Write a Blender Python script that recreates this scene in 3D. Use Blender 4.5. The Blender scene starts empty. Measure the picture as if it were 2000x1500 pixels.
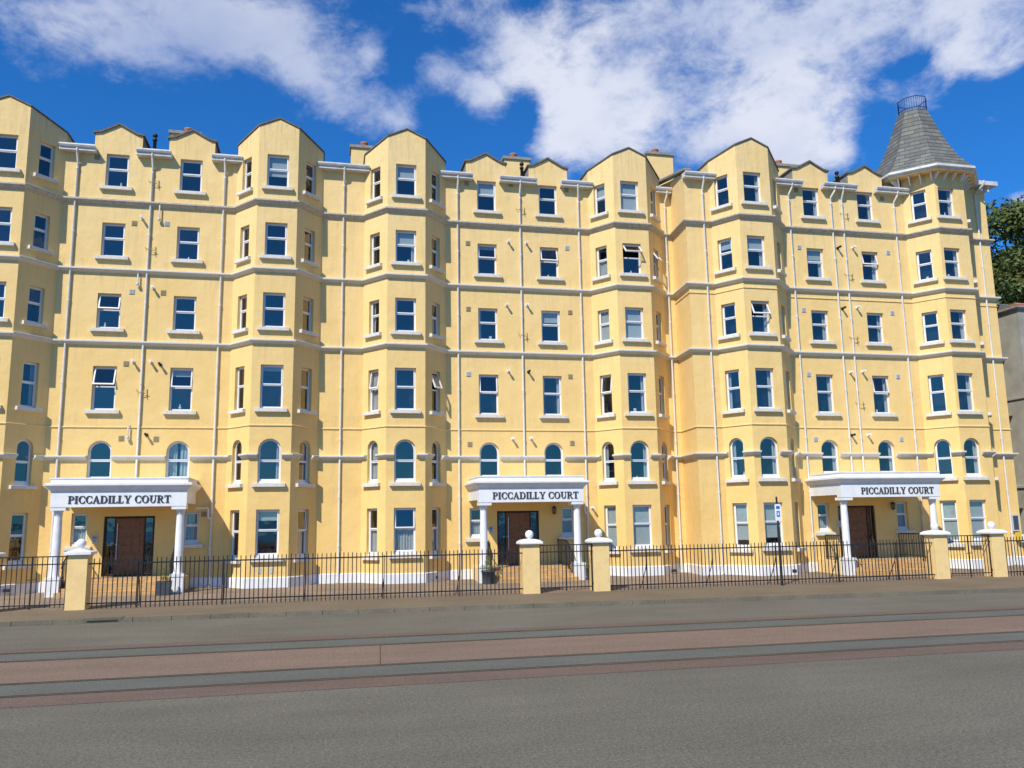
import bpy, math, random
from mathutils import Vector, Matrix
random.seed(11)
SC = bpy.context.scene
COL = SC.collection
H = 2.32                      # camera height above the road
# ------------------------------------------------------------------ camera
cd = bpy.data.cameras.new('camera'); cam = bpy.data.objects.new('camera', cd); COL.objects.link(cam)
cd.sensor_width = 36.0; cd.lens = 1642.58 / 2000 * 36.0
cd.clip_start = 0.1; cd.clip_end = 20000
cr = Vector((0.97611196, -0.21668007, -0.0159748)); cu = Vector((-0.01915316, -0.15905523, 0.98708388)); cf = Vector((0.21642228, 0.96319841, 0.15940582))
cam.matrix_world = Matrix(((cr.x, cu.x, -cf.x, 0), (cr.y, cu.y, -cf.y, 0), (cr.z, cu.z, -cf.z, H), (0, 0, 0, 1)))
SC.camera = cam
# ------------------------------------------------------------------ exposure
SC.view_settings.view_transform = 'Standard'; SC.view_settings.look = 'None'
SC.view_settings.exposure = 0.08; SC.view_settings.gamma = 1.0
SC.cycles.max_bounces = 8; SC.cycles.transparent_max_bounces = 12
# ------------------------------------------------------------------ sun
SUN = Vector((1.12, 1.25, -1.75)).normalized()
sd = bpy.data.lights.new('sun', 'SUN'); sd.energy = 5.0; sd.angle = math.radians(0.53); sd.color = (1.0, 0.95, 0.85)
so = bpy.data.objects.new('sun', sd); COL.objects.link(so); so.location = (-20, -20, 40)
so.rotation_euler = SUN.to_track_quat('-Z', 'Y').to_euler()
# ------------------------------------------------------------------ world: sky + clouds
W = bpy.data.worlds.new('World'); SC.world = W; W.use_nodes = True
wt = W.node_tree; wt.nodes.clear()
def N(t, k, **kw):
    n = t.nodes.new(k)
    for a, b in kw.items(): setattr(n, a, b)
    return n
wo = N(wt, 'ShaderNodeOutputWorld'); bg = N(wt, 'ShaderNodeBackground'); bg.inputs[1].default_value = 0.1
sky = N(wt, 'ShaderNodeTexSky', sky_type='NISHITA', sun_disc=False)
sky.sun_elevation = math.radians(46.2); sky.sun_rotation = math.atan2(-1.12, -1.25); sky.air_density = 1.0; sky.dust_density = 0.25; sky.ozone_density = 3.0
tint = N(wt, 'ShaderNodeMix', data_type='RGBA', blend_type='MULTIPLY'); tint.inputs[0].default_value = 1.0
tint.inputs[7].default_value = (0.20, 0.82, 1.50, 1)
wt.links.new(sky.outputs[0], tint.inputs[6])
tc = N(wt, 'ShaderNodeTexCoord')
nrm = N(wt, 'ShaderNodeVectorMath', operation='NORMALIZE'); wt.links.new(tc.outputs['Generated'], nrm.inputs[0])
BL = [((-0.293,0.826,0.482),0.092,0.37),((-0.247,0.839,0.485),0.095,0.35),((-0.201,0.843,0.498),0.090,0.37),((-0.154,0.848,0.507),0.086,0.45),((-0.120,0.860,0.495),0.067,0.37),((-0.180,0.865,0.468),0.046,0.17),((-0.236,0.862,0.449),0.032,0.07),((-0.069,0.862,0.502),0.068,0.31),((-0.026,0.877,0.480),0.063,0.49),((0.007,0.886,0.464),0.064,0.49),((0.052,0.884,0.464),0.064,0.64),((0.081,0.889,0.451),0.043,0.47),((-0.048,0.846,0.530),0.074,0.25),((-0.005,0.853,0.522),0.055,0.13),((0.026,0.835,0.550),0.082,0.29),((0.092,0.833,0.545),0.062,0.35),((0.045,0.863,0.503),0.035,0.42),((-0.042,0.870,0.492),0.041,0.32),((0.112,0.864,0.490),0.046,0.64),((0.153,0.863,0.482),0.047,0.62),((0.185,0.865,0.467),0.040,0.54),((0.197,0.850,0.488),0.021,0.22),((0.168,0.822,0.545),0.063,0.33),((0.185,0.836,0.516),0.042,0.33),((0.217,0.837,0.502),0.064,0.54),((0.265,0.816,0.513),0.077,0.60),((0.243,0.847,0.473),0.057,0.44),((0.296,0.826,0.480),0.093,0.70),((0.340,0.797,0.499),0.077,0.62),((0.333,0.830,0.448),0.086,0.68),((0.282,0.862,0.422),0.080,0.60),((0.247,0.865,0.436),0.044,0.42),((0.382,0.819,0.429),0.093,0.70),((0.426,0.765,0.483),0.083,0.72),((0.454,0.778,0.434),0.091,0.72),((0.478,0.739,0.475),0.075,0.57),((0.497,0.771,0.399),0.077,0.62),((0.395,0.756,0.522),0.061,0.38),((0.323,0.778,0.539),0.076,0.44),((0.254,0.797,0.549),0.062,0.38),((0.517,0.741,0.427),0.068,0.52),((0.511,0.705,0.493),0.073,0.50),((0.548,0.674,0.495),0.071,0.54),((0.547,0.713,0.438),0.053,0.30),((0.582,0.698,0.417),0.046,0.36),((0.598,0.679,0.426),0.039,0.32),((0.599,0.644,0.477),0.069,0.72),((0.624,0.620,0.476),0.080,0.74),((0.625,0.638,0.449),0.056,0.62),((0.664,0.599,0.447),0.078,0.62),((0.675,0.674,0.301),0.029,0.62),((0.692,0.661,0.290),0.044,0.72),((0.537,0.749,0.386),0.034,0.32),((0.186,0.794,0.580),0.137,0.37),((0.434,0.704,0.563),0.164,0.62),((-0.175,0.814,0.555),0.159,0.40)]
acc = None
for c, r, w in BL:
    d = N(wt, 'ShaderNodeVectorMath', operation='DISTANCE'); wt.links.new(nrm.outputs[0], d.inputs[0]); d.inputs[1].default_value = Vector(c).normalized()
    m = N(wt, 'ShaderNodeMapRange', interpolation_type='SMOOTHSTEP'); wt.links.new(d.outputs['Value'], m.inputs[0])
    m.inputs[1].default_value = 0; m.inputs[2].default_value = r; m.inputs[3].default_value = w; m.inputs[4].default_value = 0
    if acc is None: acc = m.outputs[0]
    else:
        a = N(wt, 'ShaderNodeMath', operation='ADD'); wt.links.new(acc, a.inputs[0]); wt.links.new(m.outputs[0], a.inputs[1]); acc = a.outputs[0]
mn = N(wt, 'ShaderNodeMath', operation='MINIMUM'); wt.links.new(acc, mn.inputs[0]); mn.inputs[1].default_value = 0.80; acc = mn.outputs[0]
# clouds elsewhere (behind the photographer, seen only in the window panes)
sepw = N(wt, 'ShaderNodeSeparateXYZ'); wt.links.new(nrm.outputs[0], sepw.inputs[0])
bk = N(wt, 'ShaderNodeMapRange', interpolation_type='SMOOTHSTEP'); wt.links.new(sepw.outputs[1], bk.inputs[0])
bk.inputs[1].default_value = 0.3; bk.inputs[2].default_value = -0.3; bk.inputs[3].default_value = 0; bk.inputs[4].default_value = 0.10
ab = N(wt, 'ShaderNodeMath', operation='ADD'); wt.links.new(acc, ab.inputs[0]); wt.links.new(bk.outputs[0], ab.inputs[1]); acc = ab.outputs[0]
mpw = N(wt, 'ShaderNodeMapping'); wt.links.new(nrm.outputs[0], mpw.inputs[0]); mpw.inputs['Scale'].default_value = (1.0, 1.0, 1.5); mpw.inputs['Rotation'].default_value = (0, 0.5, 0)
def wn(scale, det, rough, dist):
    n = N(wt, 'ShaderNodeTexNoise'); n.inputs['Scale'].default_value = scale; n.inputs['Detail'].default_value = det; n.inputs['Roughness'].default_value = rough; n.inputs['Distortion'].default_value = dist
    wt.links.new(mpw.outputs[0], n.inputs[0]); return n.outputs[0]
def wm(a, k, c):
    n = N(wt, 'ShaderNodeMath', operation='MULTIPLY_ADD'); wt.links.new(a, n.inputs[0]); n.inputs[1].default_value = k
    if isinstance(c, float): n.inputs[2].default_value = c
    else: wt.links.new(c, n.inputs[2])
    return n.outputs[0]
den = wm(wn(6.5, 14, .60, .15), 2.3, -1.15); den = wm(wn(17.0, 14, .66, .30), 1.25, wm(den, 1.0, -.625))
adn = N(wt, 'ShaderNodeMath', operation='ADD'); wt.links.new(den, adn.inputs[0]); wt.links.new(acc, adn.inputs[1])
cv = N(wt, 'ShaderNodeMapRange', interpolation_type='SMOOTHSTEP'); wt.links.new(adn.outputs[0], cv.inputs[0])
cv.inputs[1].default_value = 0.20; cv.inputs[2].default_value = 0.98; cv.inputs[3].default_value = 0.0; cv.inputs[4].default_value = 0.93
n2 = N(wt, 'ShaderNodeTexNoise'); n2.inputs['Scale'].default_value = 6.0; n2.inputs['Detail'].default_value = 6; wt.links.new(mpw.outputs[0], n2.inputs[0])
cc = N(wt, 'ShaderNodeMix', data_type='RGBA'); cc.inputs[6].default_value = (5.0, 5.7, 7.7, 1); cc.inputs[7].default_value = (7.6, 7.9, 8.9, 1)
n2m = N(wt, 'ShaderNodeMapRange'); n2m.inputs[1].default_value = .35; n2m.inputs[2].default_value = .62; wt.links.new(n2.outputs[0], n2m.inputs[0]); wt.links.new(n2m.outputs[0], cc.inputs[0])
opx = N(wt, 'ShaderNodeMapRange', interpolation_type='SMOOTHSTEP'); wt.links.new(sepw.outputs[0], opx.inputs[0]); opx.inputs[1].default_value = -.10; opx.inputs[2].default_value = .28; opx.inputs[3].default_value = .70; opx.inputs[4].default_value = 1.0
opm = N(wt, 'ShaderNodeMath', operation='MULTIPLY'); wt.links.new(cv.outputs[0], opm.inputs[0]); wt.links.new(opx.outputs[0], opm.inputs[1])
mx = N(wt, 'ShaderNodeMix', data_type='RGBA'); wt.links.new(opm.outputs[0], mx.inputs[0]); wt.links.new(tint.outputs[2], mx.inputs[6]); wt.links.new(cc.outputs[2], mx.inputs[7])
wt.links.new(mx.outputs[2], bg.inputs[0]); wt.links.new(bg.outputs[0], wo.inputs[0])

# ------------------------------------------------------------------ materials
def mat(name, col, rough=.8, var=.0, vs=3., bump=0., bs=60., spec=.3, col2=None, metal=0., c2lo=.45, c2hi=.65):
    m = bpy.data.materials.new(name); m.use_nodes = True; t = m.node_tree; b = t.nodes['Principled BSDF']
    b.inputs['Roughness'].default_value = rough; b.inputs['Specular IOR Level'].default_value = spec; b.inputs['Metallic'].default_value = metal
    b.inputs['Base Color'].default_value = (*col, 1)
    tcn = N(t, 'ShaderNodeTexCoord')
    if var or col2:
        n = N(t, 'ShaderNodeTexNoise'); n.inputs['Scale'].default_value = vs; n.inputs['Detail'].default_value = 6; n.inputs['Roughness'].default_value = .6
        t.links.new(tcn.outputs['Object'], n.inputs[0])
        r = N(t, 'ShaderNodeMapRange'); r.inputs[1].default_value = c2lo; r.inputs[2].default_value = c2hi; t.links.new(n.outputs[0], r.inputs[0])
        x = N(t, 'ShaderNodeMix', data_type='RGBA'); t.links.new(r.outputs[0], x.inputs[0])
        x.inputs[6].default_value = (*col, 1); c2 = col2 or tuple(c * (1 - var) for c in col); x.inputs[7].default_value = (*c2, 1)
        t.links.new(x.outputs[2], b.inputs['Base Color'])
    if bump:
        n = N(t, 'ShaderNodeTexNoise'); n.inputs['Scale'].default_value = bs; n.inputs['Detail'].default_value = 4; t.links.new(tcn.outputs['Object'], n.inputs[0])
        bp = N(t, 'ShaderNodeBump'); bp.inputs['Strength'].default_value = bump; bp.inputs['Distance'].default_value = .02; t.links.new(n.outputs[0], bp.inputs['Height']); t.links.new(bp.outputs[0], b.inputs['Normal'])
    return m
def wall_mat(name, base):
    m = bpy.data.materials.new(name); m.use_nodes = True; t = m.node_tree; b = t.nodes['Principled BSDF']
    b.inputs['Roughness'].default_value = .9; b.inputs['Specular IOR Level'].default_value = .15
    g = N(t, 'ShaderNodeNewGeometry')
    def noise(scale, det, vec=None, rough=.6):
        n = N(t, 'ShaderNodeTexNoise'); n.inputs['Scale'].default_value = scale; n.inputs['Detail'].default_value = det; n.inputs['Roughness'].default_value = rough
        t.links.new(vec or g.outputs['Position'], n.inputs[0]); return n.outputs[0]
    def rng(x, a, c, lo, hi):
        r = N(t, 'ShaderNodeMapRange'); t.links.new(x, r.inputs[0]); r.inputs[1].default_value = a; r.inputs[2].default_value = c; r.inputs[3].default_value = lo; r.inputs[4].default_value = hi; return r.outputs[0]
    def mix(f, a, c):
        x = N(t, 'ShaderNodeMix', data_type='RGBA'); t.links.new(f, x.inputs[0])
        for i, v in ((6, a), (7, c)):
            if isinstance(v, tuple): x.inputs[i].default_value = (*v, 1)
            else: t.links.new(v, x.inputs[i])
        return x.outputs[2]
    def mul(a, c):
        x = N(t, 'ShaderNodeMath', operation='MULTIPLY'); t.links.new(a, x.inputs[0]); t.links.new(c, x.inputs[1]); return x.outputs[0]
    mp = N(t, 'ShaderNodeMapping'); mp.inputs['Scale'].default_value = (5, 5, .45); t.links.new(g.outputs['Position'], mp.inputs[0])
    mp2 = N(t, 'ShaderNodeMapping'); mp2.inputs['Scale'].default_value = (14, 14, .9); t.links.new(g.outputs['Position'], mp2.inputs[0])
    sx = N(t, 'ShaderNodeSeparateXYZ'); t.links.new(g.outputs['Position'], sx.inputs[0])
    dark = tuple(c * .86 for c in base); lite = tuple(min(1, c * 1.06) for c in base)
    c = mix(rng(noise(.7, 5), .35, .65, 0, 1), base, tuple(base[i] * (.94, .90, .82)[i] for i in range(3)))
    c = mix(rng(noise(2.6, 6, None, .7), .54, .74, 0, .5), c, tuple(base[i] * (.86, .82, .74)[i] for i in range(3)))
    c = mix(rng(noise(7, 5), .55, .75, 0, .35), c, lite)
    upper_tone = mul(rng(sx.outputs[2], 3, 15, 0, .75), rng(noise(.45, 4), .3, .6, .5, 1)); c = mix(upper_tone, c, (.815, .61, .305))  # paler cream tone growing with height, broken up by noise
    streak = rng(noise(1.0, 4, mp.outputs[0]), .52, .78, 0, .55)
    c = mix(mul(streak, rng(sx.outputs[2], 4, 15, .45, 1)), c, tuple(base[i] * (.80, .78, .80)[i] for i in range(3)))
    grime = rng(noise(1.0, 6, mp2.outputs[0], .7), .50, .72, 0, .75)
    c = mix(mul(grime, rng(sx.outputs[2], 14.6, 16.9, 0, 1)), c, (.36, .33, .26))
    mp3 = N(t, 'ShaderNodeMapping'); mp3.inputs['Scale'].default_value = (9, 9, .35); t.links.new(g.outputs['Position'], mp3.inputs[0])
    drip = rng(noise(1.0, 6, mp3.outputs[0], .7), .50, .70, 0, .42)
    for zc in (13.66, 11.14, 8.54, 4.56, 14.22, 11.62, 9.02, 6.14, 3.56, 1.08):
        up = rng(sx.outputs[2], zc - .85, zc, 0, 1); cut = rng(sx.outputs[2], zc, zc + .05, 1, 0)
        c = mix(mul(mul(up, cut), drip), c, (.50, .40, .24))
    # old fixing holes and small marks
    v = N(t, 'ShaderNodeTexVoronoi'); v.inputs['Scale'].default_value = 1.9; t.links.new(g.outputs['Position'], v.inputs[0])
    c = mix(rng(v.outputs['Distance'], .022, .034, .75, 0), c, (.24, .19, .10))
    t.links.new(c, b.inputs['Base Color'])
    bp = N(t, 'ShaderNodeBump'); bp.inputs['Strength'].default_value = .35; bp.inputs['Distance'].default_value = .02; t.links.new(noise(26, 6), bp.inputs['Height']); 
    bp2 = N(t, 'ShaderNodeBump'); bp2.inputs['Strength'].default_value = .25; bp2.inputs['Distance'].default_value = .12; t.links.new(noise(1.6, 3), bp2.inputs['Height']); t.links.new(bp.outputs[0], bp2.inputs['Normal'])
    t.links.new(bp2.outputs[0], b.inputs['Normal'])
    return m
YEL = (.845, .582, .222)
M = {}
M['wall'] = wall_mat('yellow_render', YEL)
M['wall2'] = mat('yellow_pier_render', (.84, .595, .262), .9, .08, 4, .3, 30, .15)
M['trim'] = mat('weathered_white_trim', (.62, .59, .53), .7, 0, 6, .2, 30, .2, col2=(.36, .32, .26), c2lo=.58, c2hi=.84)
M['trim_dirty'] = mat('grimy_stone_trim', (.52, .475, .39), .8, 0, 9, .3, 30, .2, col2=(.34, .30, .24), c2lo=.46, c2hi=.72)
M['white'] = mat('white_paint', (.80, .79, .77), .55, .10, 3, .05, 30, .3)
M['pipe'] = mat('cream_white_pipe', (.70, .68, .62), .5, .12, 4)
M['upvc'] = mat('white_window_plastic', (.76, .75, .74), .35, .0, spec=.5)
M['sill'] = mat('white_sill', (.68, .65, .59), .7, .16, 9, .1, 40, .2)
M['gutter'] = mat('grey_white_gutter', (.62, .605, .58), .5, .22, 4, 0)
M['coping'] = mat('brown_grey_coping', (.17, .145, .12), .85, .35, 6, .2)
M['slate'] = mat('roof_slate', (.16, .17, .17), .8, .3, 5, .3)
M['terracotta'] = mat('terracotta', (.42, .16, .09), .8, .3, 10, .2)
M['capstone'] = mat('grey_capstone', (.30, .28, .24), .85, .3, 8, .2)
M['black'] = mat('black_painted_iron', (.022, .022, .024), .45, .3, 20, .0, spec=.4)
M['blackpipe'] = mat('black_plastic', (.02, .02, .022), .4)
M['railblue'] = mat('dark_blue_iron', (.03, .06, .16), .5)
M['vent'] = mat('beige_vent', (.42, .33, .18), .8, .15, 10)
M['ventw'] = mat('pale_grey_vent', (.52, .53, .55), .6, .15, 10)
M['dkgap'] = mat('dark_gap', (.03, .03, .03), .9)
M['door'] = mat('dark_brown_door_wood', (.24, .10, .035), .45, .35, 8, .1, 30, .4)
M['doorframe'] = mat('door_frame_wood', (.05, .022, .012), .5)
M['steel'] = mat('brushed_steel', (.6, .6, .6), .3, metal=.9)
M['letter'] = mat('charcoal_letter', (.045, .05, .06), .5)
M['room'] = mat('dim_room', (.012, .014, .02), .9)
M['curtain'] = mat('pale_net_curtain', (.46, .49, .50), .9, .12, 4)
M['blind'] = mat('grey_green_blind', (.47, .52, .51), .9, .06, 4)
M['planter'] = mat('slate_grey_planter', (.065, .075, .09), .6, .2, 8)
M['bark'] = mat('bark', (.10, .07, .045), .9, .3, 8, .5)
M['cement'] = mat('grey_cement_render', (.36, .34, .29), .9, 0, 1.2, .3, 20, .15, col2=(.26, .245, .20), c2lo=.4, c2hi=.7)
M['signface'] = mat('white_sign_face', (.78, .80, .82), .4)
M['signblue'] = mat('sign_blue', (.03, .14, .42), .4)
M['boardface'] = mat('dark_board_face', (.06, .07, .09), .35)
M['plaque'] = mat('pale_plaque', (.52, .55, .58), .4)
M['intercom'] = mat('blue_panel', (.08, .22, .42), .35)
M['yplastic'] = mat('yellow_plastic', (.75, .50, .04), .4)
M['amber'] = mat('lantern_glass', (.20, .22, .20), .2)
M['ornament'] = mat('white_ornament', (.75, .76, .78), .4)
M['pot_soil'] = mat('soil', (.05, .035, .02), .95)
def leafmat(name, a, bb, sat=1.0):
    m = bpy.data.materials.new(name); m.use_nodes = True; t = m.node_tree; b = t.nodes['Principled BSDF']
    b.inputs['Roughness'].default_value = .55; b.inputs['Specular IOR Level'].default_value = .3
    g = N(t, 'ShaderNodeNewGeometry'); x = N(t, 'ShaderNodeMix', data_type='RGBA')
    t.links.new(g.outputs['Random Per Island'], x.inputs[0]); x.inputs[6].default_value = (*a, 1); x.inputs[7].default_value = (*bb, 1)
    n = N(t, 'ShaderNodeTexNoise'); n.inputs['Scale'].default_value = .9; n.inputs['Detail'].default_value = 3; t.links.new(g.outputs['Position'], n.inputs[0])
    y = N(t, 'ShaderNodeMix', data_type='RGBA'); r = N(t, 'ShaderNodeMapRange'); r.inputs[1].default_value = .5; r.inputs[2].default_value = .68; t.links.new(n.outputs[0], r.inputs[0]); r.inputs[4].default_value = .6
    t.links.new(r.outputs[0], y.inputs[0]); t.links.new(x.outputs[2], y.inputs[6]); y.inputs[7].default_value = (a[0] * 2.1, a[1] * 1.3, a[2] * .8, 1)
    t.links.new(y.outputs[2], b.inputs['Base Color'])
    tr = N(t, 'ShaderNodeBsdfTranslucent'); t.links.new(y.outputs[2], tr.inputs[0]); ms = N(t, 'ShaderNodeMixShader'); ms.inputs[0].default_value = .25
    o = t.nodes['Material Output']; t.links.new(b.outputs[0], ms.inputs[1]); t.links.new(tr.outputs[0], ms.inputs[2]); t.links.new(ms.outputs[0], o.inputs[0])
    return m
M['leaf'] = leafmat('tree_leaf', (.065, .095, .022), (.125, .165, .035))
M['shrub'] = leafmat('shrub_leaf', (.16, .20, .03), (.30, .30, .05))
def glass_mat(name, refl=.165, tcol=(.80, .84, .85)):
    m = bpy.data.materials.new(name); m.use_nodes = True; t = m.node_tree; t.nodes.clear()
    o = N(t, 'ShaderNodeOutputMaterial'); tr = N(t, 'ShaderNodeBsdfTransparent'); tr.inputs[0].default_value = (*tcol, 1)
    gl = N(t, 'ShaderNodeBsdfGlossy'); gl.inputs['Roughness'].default_value = .015; gl.inputs[0].default_value = (.82, .76, .72, 1)
    fc = N(t, 'ShaderNodeLayerWeight'); pw = N(t, 'ShaderNodeMath', operation='POWER'); t.links.new(fc.outputs['Facing'], pw.inputs[0]); pw.inputs[1].default_value = 4
    fr = pw; ad = N(t, 'ShaderNodeMath', operation='MULTIPLY_ADD'); ad.inputs[1].default_value = .28; ad.inputs[2].default_value = refl
    ad.use_clamp = True
    t.links.new(fr.outputs[0], ad.inputs[0]); ms = N(t, 'ShaderNodeMixShader'); t.links.new(ad.outputs[0], ms.inputs[0]); t.links.new(tr.outputs[0], ms.inputs[1]); t.links.new(gl.outputs[0], ms.inputs[2])
    n = N(t, 'ShaderNodeTexNoise'); n.inputs['Scale'].default_value = 1.6; g = N(t, 'ShaderNodeNewGeometry'); t.links.new(g.outputs['Position'], n.inputs[0])
    bp = N(t, 'ShaderNodeBump'); bp.inputs['Strength'].default_value = .12; bp.inputs['Distance'].default_value = .05; t.links.new(n.outputs[0], bp.inputs['Height']); t.links.new(bp.outputs[0], gl.inputs['Normal'])
    t.links.new(ms.outputs[0], o.inputs[0]); return m
M['glass'] = glass_mat('window_glass')
def ground_mat(name, c1, c2, speck=.5, scale=90, patch=.35, rough=.9, brick=None):
    m = bpy.data.materials.new(name); m.use_nodes = True; t = m.node_tree; b = t.nodes['Principled BSDF']; b.inputs['Roughness'].default_value = rough; b.inputs['Specular IOR Level'].default_value = .2
    g = N(t, 'ShaderNodeNewGeometry')
    n = N(t, 'ShaderNodeTexNoise'); n.inputs['Scale'].default_value = patch; n.inputs['Detail'].default_value = 6; n.inputs['Roughness'].default_value = .55; t.links.new(g.outputs['Position'], n.inputs[0])
    r = N(t, 'ShaderNodeMapRange'); r.inputs[1].default_value = .35; r.inputs[2].default_value = .68; t.links.new(n.outputs[0], r.inputs[0])
    x = N(t, 'ShaderNodeMix', data_type='RGBA'); x.inputs[6].default_value = (*c1, 1); x.inputs[7].default_value = (*c2, 1); t.links.new(r.outputs[0], x.inputs[0])
    col = x.outputs[2]
    n2 = N(t, 'ShaderNodeTexNoise'); n2.inputs['Scale'].default_value = scale; n2.inputs['Detail'].default_value = 3; n2.inputs['Roughness'].default_value = .8; t.links.new(g.outputs['Position'], n2.inputs[0])
    r2 = N(t, 'ShaderNodeMapRange'); r2.inputs[1].default_value = .36; r2.inputs[2].default_value = .64; r2.inputs[3].default_value = 1 - speck; r2.inputs[4].default_value = 1 + speck; t.links.new(n2.outputs[0], r2.inputs[0])
    y = N(t, 'ShaderNodeMix', data_type='RGBA', blend_type='MULTIPLY'); y.inputs[0].default_value = 1; t.links.new(col, y.inputs[6]); t.links.new(r2.outputs[0], y.inputs[7])
    col = y.outputs[2]
    # coarse aggregate that still reads from a few metres
    for sc_, am in ((34, .32), (15, .13)):
        na = N(t, 'ShaderNodeTexNoise'); na.inputs['Scale'].default_value = sc_; na.inputs['Detail'].default_value = 3; na.inputs['Roughness'].default_value = .75; t.links.new(g.outputs['Position'], na.inputs[0])
        ra = N(t, 'ShaderNodeMapRange'); ra.inputs[1].default_value = .35; ra.inputs[2].default_value = .65; ra.inputs[3].default_value = 1 - am*speck*3; ra.inputs[4].default_value = 1 + am*speck*3; t.links.new(na.outputs[0], ra.inputs[0])
        ya = N(t, 'ShaderNodeMix', data_type='RGBA', blend_type='MULTIPLY'); ya.inputs[0].default_value = 1; t.links.new(col, ya.inputs[6]); t.links.new(ra.outputs[0], ya.inputs[7]); col = ya.outputs[2]
    # streaks along the street (tyre wear, drips)
    mp = N(t, 'ShaderNodeMapping'); mp.inputs['Scale'].default_value = (.35, 1.3, 1); mp.inputs['Rotation'].default_value = (0, 0, .01); t.links.new(g.outputs['Position'], mp.inputs[0])
    n3 = N(t, 'ShaderNodeTexNoise'); n3.inputs['Scale'].default_value = 1.2; n3.inputs['Detail'].default_value = 5; t.links.new(mp.outputs[0], n3.inputs[0])
    r3 = N(t, 'ShaderNodeMapRange'); r3.inputs[1].default_value = .35; r3.inputs[2].default_value = .7; r3.inputs[3].default_value = 1.05; r3.inputs[4].default_value = .91; t.links.new(n3.outputs[0], r3.inputs[0])
    z = N(t, 'ShaderNodeMix', data_type='RGBA', blend_type='MULTIPLY'); z.inputs[0].default_value = 1; t.links.new(col, z.inputs[6]); t.links.new(r3.outputs[0], z.inputs[7]); col = z.outputs[2]
    vc = N(t, 'ShaderNodeTexVoronoi', feature='DISTANCE_TO_EDGE'); vc.inputs['Scale'].default_value = .42
    nd = N(t, 'ShaderNodeTexNoise'); nd.inputs['Scale'].default_value = 1.5; nd.inputs['Detail'].default_value = 5; t.links.new(g.outputs['Position'], nd.inputs[0])
    va = N(t, 'ShaderNodeVectorMath', operation='MULTIPLY_ADD'); t.links.new(nd.outputs['Color'], va.inputs[0]); va.inputs[1].default_value = (.9, .9, .9); t.links.new(g.outputs['Position'], va.inputs[2]); t.links.new(va.outputs[0], vc.inputs[0])
    rc = N(t, 'ShaderNodeMapRange'); rc.inputs[1].default_value = .002; rc.inputs[2].default_value = .007; rc.inputs[3].default_value = 1; rc.inputs[4].default_value = 0; t.links.new(vc.outputs['Distance'], rc.inputs[0])
    rm_ = N(t, 'ShaderNodeMapRange'); rm_.inputs[1].default_value = .52; rm_.inputs[2].default_value = .60; t.links.new(n.outputs[0], rm_.inputs[0]); mm = N(t, 'ShaderNodeMath', operation='MULTIPLY'); t.links.new(rc.outputs[0], mm.inputs[0]); t.links.new(rm_.outputs[0], mm.inputs[1])
    mm2 = N(t, 'ShaderNodeMath', operation='MULTIPLY_ADD'); t.links.new(mm.outputs[0], mm2.inputs[0]); mm2.inputs[1].default_value = -.05; mm2.inputs[2].default_value = 1
    zc_ = N(t, 'ShaderNodeMix', data_type='RGBA', blend_type='MULTIPLY'); zc_.inputs[0].default_value = 1; t.links.new(col, zc_.inputs[6]); t.links.new(mm2.outputs[0], zc_.inputs[7]); col = zc_.outputs[2]
    # small dark blots
    v = N(t, 'ShaderNodeTexVoronoi'); v.inputs['Scale'].default_value = 1.3; t.links.new(g.outputs['Position'], v.inputs[0])
    rv = N(t, 'ShaderNodeMapRange'); rv.inputs[1].default_value = .02; rv.inputs[2].default_value = .05; rv.inputs[3].default_value = .72; rv.inputs[4].default_value = 1; t.links.new(v.outputs['Distance'], rv.inputs[0])
    q = N(t, 'ShaderNodeMix', data_type='RGBA', blend_type='MULTIPLY'); q.inputs[0].default_value = 1; t.links.new(col, q.inputs[6]); t.links.new(rv.outputs[0], q.inputs[7]); col = q.outputs[2]
    if brick:
        bt = N(t, 'ShaderNodeTexBrick'); bt.inputs['Color1'].default_value = (1, 1, 1, 1); bt.inputs['Color2'].default_value = (.8, .78, .76, 1); bt.inputs['Mortar'].default_value = (.6, .56, .52, 1)
        bt.inputs['Scale'].default_value = 1; bt.inputs['Brick Width'].default_value = brick[0]; bt.inputs['Row Height'].default_value = brick[1]; bt.inputs['Mortar Size'].default_value = .008
        t.links.new(g.outputs['Position'], bt.inputs[0])
        k = N(t, 'ShaderNodeMix', data_type='RGBA', blend_type='MULTIPLY'); k.inputs[0].default_value = 1; t.links.new(col, k.inputs[6]); t.links.new(bt.outputs[0], k.inputs[7]); col = k.outputs[2]
    t.links.new(col, b.inputs['Base Color'])
    bp = N(t, 'ShaderNodeBump'); bp.inputs['Strength'].default_value = .5; bp.inputs['Distance'].default_value = .012; t.links.new(n2.outputs[0], bp.inputs['Height']); t.links.new(bp.outputs[0], b.inputs['Normal'])
    return m
M['asphalt'] = ground_mat('grey_asphalt', (.153, .139, .106), (.130, .118, .089), .40, 75)
M['redstrip'] = ground_mat('red_brown_surfacing', (.208, .145, .105), (.186, .131, .096), .30, 70)
M['redstrip2'] = ground_mat('dull_red_surfacing', (.154, .109, .083), (.139, .098, .075), .30, 70)
M['greystrip'] = ground_mat('blue_grey_concrete', (.126, .128, .105), (.110, .112, .092), .30, 70)
M['rail'] = mat('dull_rail_steel', (.028, .023, .017), .5, .4, 10)
M['pave'] = ground_mat('brown_grey_pavement', (.187, .143, .092), (.160, .122, .078), .22, 60, .6)
M['kerb'] = ground_mat('kerb_stone', (.165, .146, .102), (.125, .11, .08), .14, 30, 1.5)
M['forecourt'] = ground_mat('brick_paving', (.34, .255, .18), (.27, .20, .14), .2, 40, .6, brick=(.22, .11))
M['earth'] = ground_mat('distant_ground', (.10, .10, .08), (.08, .09, .06), .2, 2, .01)
M['sea'] = mat('sea', (.02, .05, .07), .25, .2, .05, spec=.5)
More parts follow.
